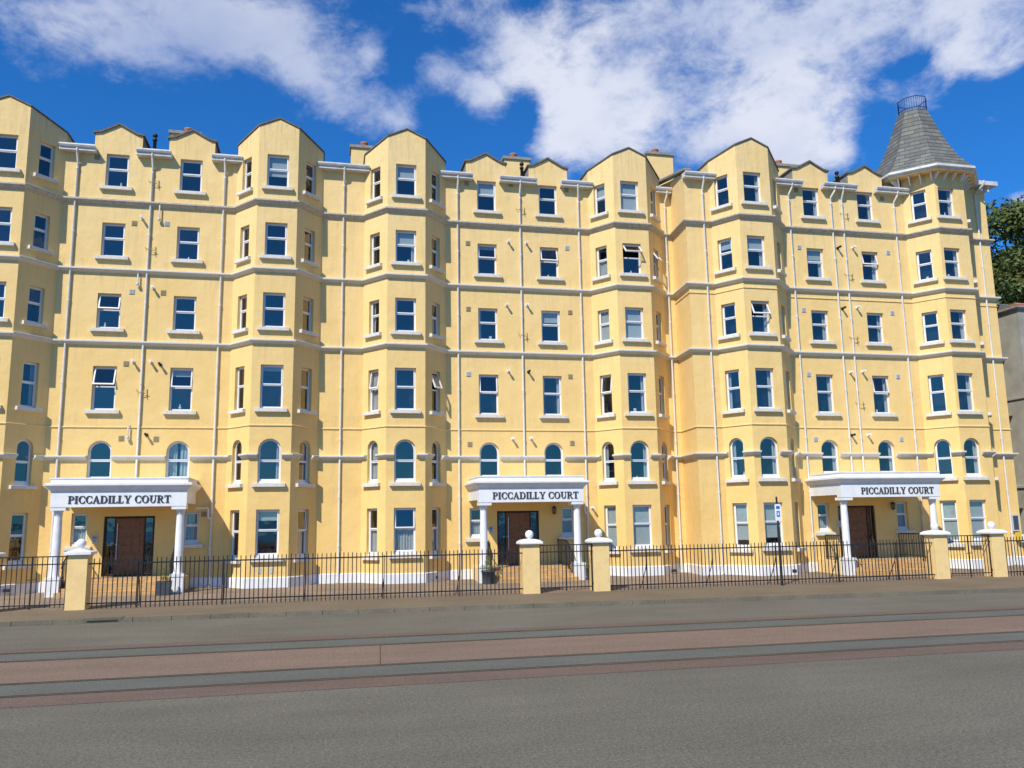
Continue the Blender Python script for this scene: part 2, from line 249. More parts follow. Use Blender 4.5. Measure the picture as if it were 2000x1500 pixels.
def brick_mat():
    m = bpy.data.materials.new('orange_step_brick'); m.use_nodes = True; t = m.node_tree; b = t.nodes['Principled BSDF']; b.inputs['Roughness'].default_value = .85
    g = N(t, 'ShaderNodeNewGeometry'); mp = N(t, 'ShaderNodeMapping'); t.links.new(g.outputs['Position'], mp.inputs[0]); mp.inputs['Rotation'].default_value = (math.radians(90), 0, 0)
    bt = N(t, 'ShaderNodeTexBrick'); bt.inputs['Color1'].default_value = (.62, .37, .13, 1); bt.inputs['Color2'].default_value = (.47, .25, .085, 1); bt.inputs['Mortar'].default_value = (.42, .30, .17, 1)
    bt.inputs['Scale'].default_value = 1; bt.inputs['Brick Width'].default_value = .21; bt.inputs['Row Height'].default_value = .0733; bt.inputs['Mortar Size'].default_value = .008; bt.inputs['Bias'].default_value = -.2
    t.links.new(mp.outputs[0], bt.inputs[0]); n = N(t, 'ShaderNodeTexNoise'); n.inputs['Scale'].default_value = 12; t.links.new(g.outputs['Position'], n.inputs[0])
    r = N(t, 'ShaderNodeMapRange'); r.inputs[3].default_value = .8; r.inputs[4].default_value = 1.15; t.links.new(n.outputs[0], r.inputs[0])
    k = N(t, 'ShaderNodeMix', data_type='RGBA', blend_type='MULTIPLY'); k.inputs[0].default_value = 1; t.links.new(bt.outputs[0], k.inputs[6]); t.links.new(r.outputs[0], k.inputs[7]); t.links.new(k.outputs[2], b.inputs['Base Color'])
    return m
M['brick'] = brick_mat()
def slate_mat():
    # courses follow the UV laid on the spire's faces
    m = bpy.data.materials.new('coursed_slate'); m.use_nodes = True; t = m.node_tree; b = t.nodes['Principled BSDF']; b.inputs['Roughness'].default_value = .7; b.inputs['Specular IOR Level'].default_value = .25
    uv = N(t, 'ShaderNodeTexCoord'); bt = N(t, 'ShaderNodeTexBrick'); bt.offset = .5
    bt.inputs['Color1'].default_value = (.175, .175, .156, 1); bt.inputs['Color2'].default_value = (.105, .108, .098, 1); bt.inputs['Mortar'].default_value = (.085, .085, .076, 1)
    bt.inputs['Scale'].default_value = 1; bt.inputs['Brick Width'].default_value = .40; bt.inputs['Row Height'].default_value = .225; bt.inputs['Mortar Size'].default_value = .010; bt.inputs['Bias'].default_value = -.1
    t.links.new(uv.outputs['UV'], bt.inputs[0])
    n = N(t, 'ShaderNodeTexNoise'); n.inputs['Scale'].default_value = 2.2; n.inputs['Detail'].default_value = 6; t.links.new(uv.outputs['Object'], n.inputs[0])
    r = N(t, 'ShaderNodeMapRange'); r.inputs[1].default_value = .55; r.inputs[2].default_value = .75; r.inputs[4].default_value = .5; t.links.new(n.outputs[0], r.inputs[0])
    k = N(t, 'ShaderNodeMix', data_type='RGBA'); t.links.new(r.outputs[0], k.inputs[0]); t.links.new(bt.outputs[0], k.inputs[6]); k.inputs[7].default_value = (.26, .20, .15, 1)
    su = N(t, 'ShaderNodeSeparateXYZ'); t.links.new(uv.outputs['UV'], su.inputs[0]); mo = N(t, 'ShaderNodeMath', operation='MODULO'); t.links.new(su.outputs[1], mo.inputs[0]); mo.inputs[1].default_value = .225
    rl = N(t, 'ShaderNodeMapRange'); t.links.new(mo.outputs[0], rl.inputs[0]); rl.inputs[1].default_value = .02; rl.inputs[2].default_value = .05; rl.inputs[3].default_value = .38; rl.inputs[4].default_value = 1
    k2 = N(t, 'ShaderNodeMix', data_type='RGBA', blend_type='MULTIPLY'); k2.inputs[0].default_value = 1; t.links.new(k.outputs[2], k2.inputs[6]); t.links.new(rl.outputs[0], k2.inputs[7]); t.links.new(k2.outputs[2], b.inputs['Base Color'])
    bp = N(t, 'ShaderNodeBump'); bp.inputs['Strength'].default_value = .6; bp.inputs['Distance'].default_value = .02; t.links.new(bt.outputs['Fac'], bp.inputs['Height']); bp.invert = True; t.links.new(bp.outputs[0], b.inputs['Normal'])
    return m
M['spire'] = slate_mat()

# ------------------------------------------------------------------ mesh helpers
WM = {}                                              # object -> world matrix of the empties/windows that carry parts
def root(name, loc, rz=0., label=None, cat=None, group=None, kind=None, parent=None):
    o = bpy.data.objects.new(name, None); o.empty_display_size = .2; COL.objects.link(o); o.location = loc; o.rotation_euler = (0, 0, rz)
    tag(o, label, cat, group, kind); WM[o] = Matrix.Translation(loc) @ Matrix.Rotation(rz, 4, 'Z'); return o
def tag(o, label=None, cat=None, group=None, kind=None):
    for k, v in (('label', label), ('category', cat), ('group', group), ('kind', kind)):
        if v: o[k] = v
    return o
class MB:
    def __init__(s): s.v = []; s.f = []; s.mi = []; s.sm = []; s.uv = None
    def add(s, vs, fs, mi=0, smooth=False):
        b = len(s.v); s.v += [tuple(v) for v in vs]
        for f in fs: s.f.append(tuple(i + b for i in f)); s.mi.append(mi); s.sm.append(smooth)
    def box(s, x0, x1, y0, y1, z0, z1, mi=0):
        s.add([(x0,y0,z0),(x1,y0,z0),(x1,y1,z0),(x0,y1,z0),(x0,y0,z1),(x1,y0,z1),(x1,y1,z1),(x0,y1,z1)],
              [(0,3,2,1),(4,5,6,7),(0,1,5,4),(1,2,6,5),(2,3,7,6),(3,0,4,7)], mi)
    def prism(s, poly, y0, y1, mi=0):                 # poly in (x,z), extruded in y
        n = len(poly); s.add([(x, y0, z) for x, z in poly] + [(x, y1, z) for x, z in poly],
              [tuple(range(n)), tuple(range(2 * n - 1, n - 1, -1))] + [(i, i + n, (i + 1) % n + n, (i + 1) % n) for i in range(n)], mi)
    def prismz(s, poly, z0, z1, mi=0):                # poly in (x,y), extruded in z
        n = len(poly); s.add([(x, y, z0) for x, y in poly] + [(x, y, z1) for x, y in poly],
              [tuple(range(n))[::-1], tuple(range(n, 2 * n))] + [(i, (i + 1) % n, (i + 1) % n + n, i + n) for i in range(n)], mi)
    def ring(s, outer, inner, y0, y1, mi=0):          # closed outlines of equal length in (x,z)
        n = len(outer); V = [(x, y0, z) for x, z in outer] + [(x, y0, z) for x, z in inner] + [(x, y1, z) for x, z in outer] + [(x, y1, z) for x, z in inner]
        F = []
        for i in range(n):
            j = (i + 1) % n
            F += [(i, j, j + n, i + n), (i + 2*n, i + 3*n, j + 3*n, j + 2*n), (i, i + 2*n, j + 2*n, j), (i + n, j + n, j + 3*n, i + 3*n)]
        s.add(V, F, mi)
    def tube(s, pts, r, n=8, mi=0, r2=None, smooth=True):
        pts = [Vector(p) for p in pts]; b = []; V = []; F = []
        for i, p in enumerate(pts):
            d = (pts[min(i + 1, len(pts) - 1)] - pts[max(i - 1, 0)]).normalized()
            a = d.cross(Vector((0, 0, 1))) if abs(d.z) < .95 else d.cross(Vector((1, 0, 0)))
            a.normalize(); c = d.cross(a); rr = r if r2 is None else r + (r2 - r) * i / (len(pts) - 1)
            for k in range(n):
                t = 2 * math.pi * k / n; V.append(p + (a * math.cos(t) + c * math.sin(t)) * rr)
        for i in range(len(pts) - 1):
            for k in range(n): F.append((i*n + k, i*n + (k+1) % n, (i+1)*n + (k+1) % n, (i+1)*n + k))
        s.add(V, F, mi, smooth); m = len(pts) - 1
        s.add([V[k] for k in range(n)], [tuple(range(n))], mi); s.add([V[m*n + k] for k in range(n)], [tuple(range(n))[::-1]], mi)
    def lathe(s, prof, cx=0, cy=0, n=24, mi=0, smooth=True):
        V = []; F = []
        for r, z in prof:
            for k in range(n):
                t = 2 * math.pi * k / n; V.append((cx + r * math.cos(t), cy + r * math.sin(t), z))
        for i in range(len(prof) - 1):
            for k in range(n): F.append((i*n + k, i*n + (k+1) % n, (i+1)*n + (k+1) % n, (i+1)*n + k))
        s.add(V, F, mi, smooth); m = len(prof) - 1
        if prof[0][0] > 1e-4: s.add([V[k] for k in range(n)], [tuple(range(n))[::-1]], mi)
        if prof[-1][0] > 1e-4: s.add([V[m*n + k] for k in range(n)], [tuple(range(n))], mi)
    def build(s, name, mats, parent=None, world=True, loc=None, rz=0.):
        if not isinstance(mats, (list, tuple)): mats = [mats]
        me = bpy.data.meshes.new(name); me.from_pydata(s.v, [], s.f); me.polygons.foreach_set('material_index', s.mi); me.polygons.foreach_set('use_smooth', s.sm)
        for m in mats: me.materials.append(m)
        me.update(); return place(name, me, parent, world, loc, rz)
def place(name, me, parent=None, world=True, loc=None, rz=0.):
    o = bpy.data.objects.new(name, me); COL.objects.link(o)
    if parent:
        o.parent = parent
        if world: o.matrix_parent_inverse = WM[parent].inverted()
    if loc: o.location = loc
    o.rotation_euler = (0, 0, rz); WM[o] = Matrix.Translation(loc or (0, 0, 0)) @ Matrix.Rotation(rz, 4, 'Z'); return o
def offset_poly(P, o):
    """P open polyline (x,y) walked left to right, o metres to its outer side."""
    out = []
    for i, p in enumerate(P):
        ds = []
        if i > 0: d = Vector(p) - Vector(P[i-1]); ds.append(d.normalized())
        if i < len(P) - 1: d = Vector(P[i+1]) - Vector(p); ds.append(d.normalized())
        ns = [Vector((d.y, -d.x)) for d in ds]
        if len(ns) == 1: q = Vector(p) + ns[0] * o
        else:
            m = (ns[0] + ns[1]).normalized(); q = Vector(p) + m * (o / max(.3, m.dot(ns[0])))
        out.append((q.x, q.y))
    return out
def sweep(mb, prof, P, mi=0):
    cols = [offset_poly(P, o) for o, z in prof]; n = len(prof); V = []
    for i in range(len(P)):
        for k in range(n): V.append((cols[k][i][0], cols[k][i][1], prof[k][1]))
    F = []
    for i in range(len(P) - 1):
        for k in range(n): j = (k + 1) % n; F.append((i*n + k, i*n + j, (i+1)*n + j, (i+1)*n + k))
    F.append(tuple(range(n))); F.append(tuple(range(len(V) - n, len(V)))[::-1]); mb.add(V, F, mi)
def subpoly(P, a, b):
    out = []; s = 0
    for i in range(len(P) - 1):
        p, q = Vector(P[i]), Vector(P[i+1]); L = (q - p).length
        if s + L > a and not out: out.append(tuple(p + (q - p) * ((a - s) / L)))
        if out and s + L >= b: out.append(tuple(p + (q - p) * ((b - s) / L))); return out
        if out: out.append(tuple(q))
        s += L
    return out

# ------------------------------------------------------------------ ground and street (structure)
def xs_line(f, x0=-120., x1=160., n=29): return [(x0 + (x1 - x0) * i / (n - 1), f(x0 + (x1 - x0) * i / (n - 1))) for i in range(n)]
def kerbY(x):
    pts = [(-130, 23.1), (-7.5, 22.86), (-1.6, 22.80), (5, 22.36), (12.2, 21.98), (20.1, 21.50), (170, 13)]
    for (a, b), (c, d) in zip(pts, pts[1:]):
        if x <= c: return b + (d - b) * (x - a) / (c - a)
    return 13
def strip(name, fa, fb, z, m, label=None, thick=None):
    mb = MB(); A = xs_line(fa); B = xs_line(fb); n = len(A)
    zz = z if callable(z) else (lambda x, y: z)
    mb.add([(x, y, zz(x, y)) for x, y in A] + [(x, y, zz(x, y)) for x, y in B], [(i, i + 1, i + 1 + n, i + n) for i in range(n - 1)])
    o = mb.build(name, m); tag(o, label, None, None, 'structure'); return o
g = MB(); g.add([(-4000, -60, -.03), (4000, -60, -.03), (4000, 6000, -.03), (-4000, 6000, -.03)], [(0, 1, 2, 3)]); tag(g.build('ground', M['earth']), 'flat ground around the street', None, None, 'structure')
g = MB(); g.add([(-6000, -6000, -3.5), (6000, -6000, -3.5), (6000, -60, -3.5), (-6000, -60, -3.5)], [(0, 1, 2, 3)]); g.add([(-4000, -60, -3.5), (4000, -60, -3.5), (4000, -60, -.03), (-4000, -60, -.03)], [(0, 1, 2, 3)]); tag(g.build('sea', M['sea']), 'sea behind the photographer', None, None, 'structure')
strip('road', lambda x: -14, lambda x: kerbY(x) - .02, 0., M['asphalt'], 'grey asphalt road in front of the apartment building')
tl = lambda y, k=.010: (lambda x: y - k * x)
strip('tramway_verge', tl(17.90), tl(18.45), .004, M['redstrip2'], 'thin dull red strip along the far tram rail')
strip('tram_track', tl(16.86), tl(17.86), .004, M['greystrip'], 'blue grey strip between the far pair of tram rails')
strip('tramway_median', tl(14.52, .004), tl(16.80, .008), .004, M['redstrip'], 'wide red brown strip between the two tram tracks')
strip('tram_track', tl(13.50, .002), tl(14.46, .003), .004, M['greystrip'], 'blue grey strip between the near pair of tram rails')
strip('tramway_verge', tl(12.66, 0.), tl(13.42, 0.), .004, M['redstrip2'], 'dull red strip along the near tram rail')
for y, k, lab in ((17.90, .010, 'farthest tram rail set in the road'), (16.84, .010, 'second farthest tram rail, at the far edge of the wide red strip'), (14.50, .004, 'tram rail at the near edge of the wide red strip'), (13.47, .001, 'nearest tram rail set in the road')):
    mb = MB()
    mb.add([(-120, y + 120*k - .055, .008), (160, y - 160*k - .055, .008), (160, y - 160*k + .05, .008), (-120, y + 120*k + .05, .008)], [(0, 1, 2, 3)])
    mb.add([(-120, y + 120*k - .085, .012), (160, y - 160*k - .085, .012), (160, y - 160*k - .056, .012), (-120, y + 120*k - .056, .012)], [(0, 1, 2, 3)], 1)
    tag(mb.build('tram_rail', [M['rail'], mat('worn_rail_head', (.12, .115, .105), .35, .3, 5)]), lab, None, None, 'structure')
FY = 24.98                                            # fence line
def pavz(x, y):
    a = kerbY(x) + .14; t = (y - a) / (FY - a); return .10 + .05 * t
strip('pavement', lambda x: kerbY(x) + .13, lambda x: FY, pavz, M['pave'], 'brown grey pavement between kerb and railings')
strip('forecourt', lambda x: FY, lambda x: 31.6, lambda x, y: .15 + (y - FY) * .010, M['forecourt'], 'brick paved forecourt behind the railings')
mb = MB(); x = -60.
while x < 60:
    L = random.choice((.9, .91, .92)); x2 = x + L - .012; a, b = kerbY(x), kerbY(x2); dz = random.uniform(-.006, .006); dy = random.uniform(-.008, .008)
    mb.add([(x, a + dy, -.01), (x2, b + dy, -.01), (x2, b + .135, -.01), (x, a + .135, -.01), (x, a + dy + .018, .102 + dz), (x2, b + dy + .018, .102 + dz), (x2, b + .135, .104 + dz), (x, a + .135, .104 + dz)],
           [(0, 1, 5, 4), (4, 5, 6, 7), (1, 2, 6, 5), (2, 3, 7, 6), (3, 0, 4, 7)]); x += L
tag(mb.build('kerb', M['kerb']), 'worn stone kerb along the pavement', None, None, 'structure')
for xj in (.962,):
    mb = MB(); mb.add([(xj, 14.56, .008), (xj + .014, 14.56, .008), (xj + .158, 16.78, .008), (xj + .144, 16.78, .008)], [(0, 1, 2, 3)]); tag(mb.build('road_joint', M['rail']), 'thin joint across the wide red brown strip', None, None, 'structure')
o = root('drain_cover', (-5.2, 22.9, .1), label='rough dark drain slab set into the kerb near the left pillar', cat='drain cover')
mb = MB(); mb.box(-5.65, -4.75, kerbY(-5.2) + .0, kerbY(-5.2) + .24, .0, .118); mb.build('slab', M['kerb'], o)
mb = MB(); mb.box(-5.55, -4.85, kerbY(-5.2) - .012, kerbY(-5.2) - .001, .03, .06); mb.build('slot', M['dkgap'], o)


# ------------------------------------------------------------------ building kit
Z5, Z4, Z3, ZG, Z1 = 13.84, 11.30, 8.70, 5.71, 4.70
FL = {5: (14.36, 15.59), 4: (11.77, 13.00), 3: (9.16, 10.41), 2: (6.28, 7.81), 1: (3.70, 5.22), 0: (1.20, 2.80)}
WW, SW = .765, .55                                    # window widths: front, splay
def outline(w, h, arch, t, zb=0., na=10):
    x = w / 2 - t; z0 = zb + t
    if not arch: return [(-x, z0), (x, z0), (x, h - t), (-x, h - t)]
    r = w / 2; zc = h - r
    return [(-x, z0), (x, z0)] + [(x * math.cos(math.pi * i / na), zc + (r - t) * math.sin(math.pi * i / na)) for i in range(na + 1)]
class Wall:
    def __init__(s): s.mb = MB()
    def panel(s, P, Q, z0, z1, ops=(), top=None, rev=.18):
        P, Q = Vector(P), Vector(Q); L = (Q - P).length; u = (Q - P) / L; n = Vector((-u.y, u.x))
        pt = lambda a, y, z: (P.x + u.x*a + n.x*y, P.y + u.y*a + n.y*y, z)
        ss = sorted({0, L} | {round(v, 5) for o in ops for v in o[:2]}); zs = sorted({z0, z1} | {v for o in ops for v in o[2:4]})
        for a, b in zip(ss, ss[1:]):
            for c, d in zip(zs, zs[1:]):
                ma, mz = (a + b) / 2, (c + d) / 2
                if any(o[0] < ma < o[1] and o[2] < mz < o[3] for o in ops): continue
                s.mb.add([pt(a, 0, c), pt(b, 0, c), pt(b, 0, d), pt(a, 0, d)], [(0, 1, 2, 3)])
        for a, b, c, d, arch in ops:
            w = b - a; ol = outline(w, d - c, arch, 0); m = (a + b) / 2; k = len(ol)
            V = [pt(m + x, 0, c + z) for x, z in ol] + [pt(m + x, rev, c + z) for x, z in ol]
            s.mb.add(V, [(i, (i + 1) % k, (i + 1) % k + k, i + k) for i in range(1, k)])
            if arch:
                ar = ol[2:]; h = len(ar) // 2; r = w / 2; zc = d - r
                R = [pt(b, 0, zc)] + [pt(m + x, 0, c + z) for x, z in ar[1:h+1]] + [pt(b, 0, d)]
                Lf = [pt(m + x, 0, c + z) for x, z in ar[h:]] + [pt(a, 0, d)]
                s.mb.add(R, [tuple(range(len(R)))[::-1]]); s.mb.add(Lf, [tuple(range(len(Lf)))[::-1]])
                # square shoulders between spring line and crown are covered by the two spandrels
        if top:
            V = [pt(0, 0, z1)] + [pt(a, 0, z) for a, z in top] + [pt(L, 0, z1)]; s.mb.add(V, [tuple(range(len(V)))[::-1]])
CACHE = {}
def wmesh(w, h, arch, sash, sub):
    key = (round(w, 3), round(h, 3), arch, sash, sub)
    if key in CACHE: return CACHE[key]
    fr = MB(); zb = .07 if sub else 0.
    tm = h * (.48 if arch else .54) + zb * .3
    O = outline(w, h, arch, .0, zb); I = outline(w, h, arch, .042, zb); fr.ring(O, I, .085, .145)
    I2 = outline(w, h, arch, .066, zb)
    if sub: fr.box(-w/2, w/2, .03, .145, 0, zb - .002)
    fr.box(-w/2 + .042, w/2 - .042, .088, .143, tm - .028, tm + .022)
    # lower light bead
    fr.box(-w/2 + .042, -w/2 + .064, .095, .14, zb + .042, tm - .028); fr.box(w/2 - .064, w/2 - .042, .095, .14, zb + .042, tm - .028)
    fr.box(-w/2 + .064, w/2 - .064, .095, .14, zb + .042, zb + .066)
    if arch:
        r = w / 2; zc = h - r; na = 10; x1 = w/2 - .042; x2 = w/2 - .07
        oo = [(-x1, tm + .022), (x1, tm + .022)] + [(x1 * math.cos(math.pi*i/na), zc + (r - .042) * math.sin(math.pi*i/na)) for i in range(na + 1)]
        ii = [(-x2, tm + .05), (x2, tm + .05)] + [(x2 * math.cos(math.pi*i/na), zc + (r - .07) * math.sin(math.pi*i/na)) for i in range(na + 1)]
        fr.ring(oo, ii, .07, .12)
    # shallow dark room behind the glass
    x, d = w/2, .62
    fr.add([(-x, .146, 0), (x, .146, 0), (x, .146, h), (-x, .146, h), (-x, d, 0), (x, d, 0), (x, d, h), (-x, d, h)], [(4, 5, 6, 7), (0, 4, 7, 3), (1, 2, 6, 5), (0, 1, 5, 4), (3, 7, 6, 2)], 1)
    def mesh(mb, name, mats):
        me = bpy.data.meshes.new(name); me.from_pydata(mb.v, [], mb.f); me.polygons.foreach_set('material_index', mb.mi); me.polygons.foreach_set('use_smooth', mb.sm)
        for q in mats: me.materials.append(q)
        me.update(); return me
    R = {'frame': mesh(fr, 'window', [M['upvc'], M['room']]), 'tm': tm}
    lo = MB(); lo.add([(-w/2 + .06, .118, zb + .06), (w/2 - .06, .118, zb + .06), (w/2 - .06, .118, tm - .02), (-w/2 + .06, .118, tm - .02)], [(0, 1, 2, 3)]); R['lo'] = mesh(lo, 'pane', [M['glass']])
    up = MB(); sa = MB()
    if arch:
        V = [(p[0], .1, p[1]) for p in ii]; up.add(V, [tuple(range(len(V)))])
        R['sash'] = None
    else:                                             # top-hung sash, origin on its hinge
        hh = h - .036 - (tm + .012); xo = w/2 - .036
        sa.ring([(-xo, -hh), (xo, -hh), (xo, 0), (-xo, 0)], [(-xo + .042, -hh + .042), (xo - .042, -hh + .042), (xo - .042, -.042), (-xo + .042, -.042)], 0, .05)
        up.add([(-xo + .04, .025, -hh + .04), (xo - .04, .025, -hh + .04), (xo - .04, .025, -.04), (-xo + .04, .025, -.04)], [(0, 1, 2, 3)])
        R['sash'] = mesh(sa, 'sash', [M['upvc']])
    R['up'] = mesh(up, 'pane', [M['glass']])
    si = MB(); k = w/2 + .165; si.add([(-k, -.13, -.135), (k, -.13, -.135), (k, .086, -.135), (-k, .086, -.135), (-k, -.13, -.022), (k, -.13, -.022), (k, .086, .0), (-k, .086, .0)], [(0, 3, 2, 1), (4, 5, 6, 7), (0, 1, 5, 4), (1, 2, 6, 5), (2, 3, 7, 6), (3, 0, 4, 7)])
    R['sill'] = mesh(si, 'sill', [M['sill']]); CACHE[key] = R; return R
def curtain_mesh(x0, x1, z0, z1, y=.185, m=None):
    mb = MB(); n = max(4, int((x1 - x0) / .018)); V = []; ph = random.random() * 6
    for i in range(n + 1):
        x = x0 + (x1 - x0) * i / n; yy = y + .022 * math.sin(x * 62 + ph) + .01 * math.sin(x * 23 + ph)
        V += [(x, yy, z0), (x + .01 * math.sin(ph + i), yy, z1)]
    mb.add(V, [(2*i, 2*i + 2, 2*i + 3, 2*i + 1) for i in range(n)], 0, True); return mb
def window(bld, P, Q, s, z0, z1, w, arch=False, op=0, dress=None, sub=False, label=None, lowop=0):
    P, Q = Vector(P), Vector(Q); u = (Q - P).normalized(); c = P + u * s + Vector((-u.y, u.x)) * .034; a = math.atan2(u.y, u.x); h = z1 - z0
    R = wmesh(w, h, arch, False, sub)
    o = place('window', R['frame'], bld, True, (c.x, c.y, z0), a)
    if label: o['label'] = label
    place('sill', R['sill'], o, False, (0, -.03, 0)); place('pane', R['lo'], o, False); tm = R['tm']
    if R['sash']:
        sh = place('sash', R['sash'], o, False, (0, .068, h - .036)); sh.rotation_euler = (-math.radians(op), 0, 0)
        pn = place('pane', R['up'], o, False, (0, .068, h - .036)); pn.rotation_euler = (-math.radians(op), 0, 0)
    else: place('pane', R['up'], o, False)
    x = w / 2 - .02
    for dr in (dress or '').split():
        if dr == 'net': curtain_mesh(-x, x, .02, h - .02).build('curtain', M['curtain'], o, False)
        elif dr == 'lownet': curtain_mesh(-x, x, .05, tm, .19).build('curtain', M['curtain'], o, False)
        elif dr == 'parted': curtain_mesh(-x, -.04, .02, h - .02).build('curtain', M['curtain'], o, False); curtain_mesh(.05, x, .02, h - .02).build('curtain', M['curtain'], o, False)
        elif dr == 'right': curtain_mesh(w/2 - .17, x, .02, h - .02).build('curtain', M['curtain'], o, False)
        elif dr == 'left': curtain_mesh(-x, -w/2 + .15, .02, h - .02).build('curtain', M['curtain'], o, False)
        elif dr.startswith('blind'):
            f = float(dr[5:]) / 100; b = MB(); b.box(-x, x, .152, .158, h - f * h, h - .02); b.box(-x, x, .150, .165, h - f*h - .02, h - f*h); b.build('blind', M['blind'], o, False)
        elif dr == 'vase':
            q = random.uniform(-w*.25, w*.25); b = MB(); k = random.uniform(.6, 1.2); kind = random.randrange(4)
            if kind == 0: b.lathe([(.02, .07), (.045*k, .1), (.05*k, .15), (.018, .17 + .04*k), (.03, .2 + .05*k)], q, .19, 10)
            elif kind == 1: b.lathe([(.03, .07), (.03, .12*k + .02), (.001, .15*k + .02)], q, .19, 8)
            elif kind == 2: b.box(q, q + .10*k, .18, .20, .07, .07 + .12*k)
            else: continue
            b.build('ornament', M['ornament'], o, False)
    return o
def bay_pts(cf, cj, wy, d=1.02): return [(cj - 1.55, wy), (cf - .70, wy - d), (cf + .70, wy - d), (cj + 1.55, wy)]
SPEC = {}
def bay(bld, wl, cf, cj, wy, key, wshift=0., skip=()):
    A, B, C, D = bay_pts(cf, cj, wy); hw = WW / 2
    L1 = (Vector(B) - Vector(A)).length
    top = 16.97; sl = .455; zt = lambda x: top - sl * abs(x - cf)
    zc = 15.4
    tower = key == 'B5'
    for nm, P, Q in (('l', A, B), ('f', B, C), ('r', C, D)):
        L = (Vector(Q) - Vector(P)).length; w = WW if nm == 'f' else SW
        s = {'l': L - .70, 'f': L / 2 + wshift, 'r': .70}[nm]
        if key == 'B5' and nm == 'l': s = L - .66
        wd = w if not (key in ('B4', 'B5') and nm == 'l') else .60
        ops = [(s - wd/2, s + wd/2, FL[k][0] - (.06 if k == 0 and nm != 'f' else 0), FL[k][1], k == 1) for k in FL]
        tp = None
        if not tower:
            tp = [(0, zt(P[0])), (L, zt(Q[0]))] if nm != 'f' else [(0, zt(P[0])), (L/2, top), (L, zt(Q[0]))]
            wl.panel(P, Q, .1, 15.6, ops, tp)
        else: wl.panel(P, Q, .1, 16.22, ops)
        if (key, nm) in skip: continue
        for k in FL:
            sp = SPEC.get((key, nm, k), {})
            z0 = FL[k][0] - (.06 if k == 0 and nm != 'f' else 0)
            window(bld, P, Q, s, z0, FL[k][1], wd, k == 1, sub=(k < 2), **sp)
    if not tower:
        # gabled roof of the bay running back to the main roof, with dark verge
        wl.panel((D[0], D[1] - .001), (D[0], wy + 4), 15.4, zt(D[0])); wl.panel((A[0], wy + 4), (A[0], A[1] - .001), 15.4, zt(A[0]))
        o = .04; P4 = offset_poly([(A[0], wy + 4), A, B, C, D, (D[0], wy + 4)], o); mb = MB()
        zt2 = lambda x: top + .012 - sl * abs(x - cf)
        for side in (0, 1):
            pl = [P4[0], P4[1], P4[2], (cf, P4[2][1]), (cf, wy + 4)] if side == 0 else [(cf, wy + 4), (cf, P4[3][1]), P4[3], P4[4], P4[5]]
            n = len(pl); V = [(x, y, zt2(x)) for x, y in pl] + [(x, y, zt2(x) + .052) for x, y in pl]
            mb.add(V, [tuple(range(n))[::-1], tuple(range(n, 2*n))] + [(i, (i + 1) % n, (i + 1) % n + n, i + n) for i in range(n) if not (side == 0 and i == 3) and not (side == 1 and i == 0)])
        mb.build('gable_coping', M['coping'], bld)
    return [A, B, C, D]
def dormer(bld, wl, cx, wy):
    """parapet gable over a recessed window pair: cheeks, coping and little roof"""
    prof = [(-.80, 16.34), (-.62, 16.37), (-.30, 16.54), (0, 16.71), (.30, 16.54), (.62, 16.37), (.80, 16.34)]
    mb = MB(); n = len(prof); t = .07
    o = [(-.86, 16.335)] + prof[1:-1] + [(.86, 16.335)]
    mb.prism([(cx + x, z + .004) for x, z in o] + [(cx + x, z + t) for x, z in o[::-1]], wy - .065, wy + 2.2); mb.build('gable_coping', M['coping'], bld)
    for s in (-1, 1): mb = MB(); mb.box(cx + s*.80 - (.02 if s > 0 else 0), cx + s*.80 + (.02 if s < 0 else 0), wy + .003, wy + 2.2, 15.6, 16.338); mb.build('dormer_cheek', M['capstone'], bld)
    return [(x, z) for x, z in prof]
def recess_top(P, Q, dorms, zt=15.72):
    out = [(0, zt)]
    for cx in dorms:
        s = cx - P[0]; out += [(s - .8, zt), (s - .8, 16.34), (s - .62, 16.37), (s, 16.71), (s + .62, 16.37), (s + .8, 16.34), (s + .8, zt)]
    out.append((Q[0] - P[0], zt)); return out
def gutter(bld, x0, x1, wy, zt=15.76, out=.33):
    mb = MB(); P = [(-out, zt), (-out - .01, zt - .05), (-out + .02, zt - .11), (-out + .07, zt - .125), (-out + .07, zt - .22), (-.002, zt - .23), (-.002, zt - .02), (-out + .12, zt - .03), (-out + .02, zt - .03)]
    V = [(x0, wy + a, z) for a, z in P] + [(x1, wy + a, z) for a, z in P]; n = len(P)
    mb.add(V, [tuple(range(n))[::-1], tuple(range(n, 2*n))] + [(i, (i + 1) % n, (i + 1) % n + n, i + n) for i in range(n)]); mb.build('gutter', M['gutter'], bld)
def downpipe(bld, x, wy, zb, ztop=15.62, out=.26, bend=0.):
    mb = MB(); r = .038; y = wy - .06
    mb.tube([(x + bend, wy - out, ztop), (x + bend, wy - out, ztop - .10), (x + bend*.8, wy - out + .03, ztop - .17), (x + .0, y - .02, ztop - .42), (x, y, ztop - .50), (x, y, zb + .12), (x, y - .015, zb + .05), (x, y - .09, zb + .02)], r, 10)
    for z in (14.95, 12.6, 10.1, 7.2, 5.3, 3.2, 1.5):
        if z > zb: mb.tube([(x, y, z - .035), (x, y, z + .035)], r + .011, 10)
    mb.build('downpipe', M['pipe'], bld)
def chimney(bld, x0, x1, y, zb, zt, px, ph=.26):
    mb = MB(); mb.box(x0, x1, y, y + .8, zb, zt - .12); o = mb.build('chimney', M['wall2'], bld)
    mb = MB(); mb.box(x0 - .07, x1 + .07, y - .07, y + .87, zt - .12, zt); mb.build('chimney_cap', M['capstone'], o, False)
    mb = MB(); mb.lathe([(.17, zt), (.15, zt + .05), (.13, zt + ph*.6), (.165, zt + ph*.75), (.165, zt + ph), (.12, zt + ph), (.12, zt + ph - .1)], px, y + .3, 18); mb.build('chimney_pot', M['terracotta'], o, False)
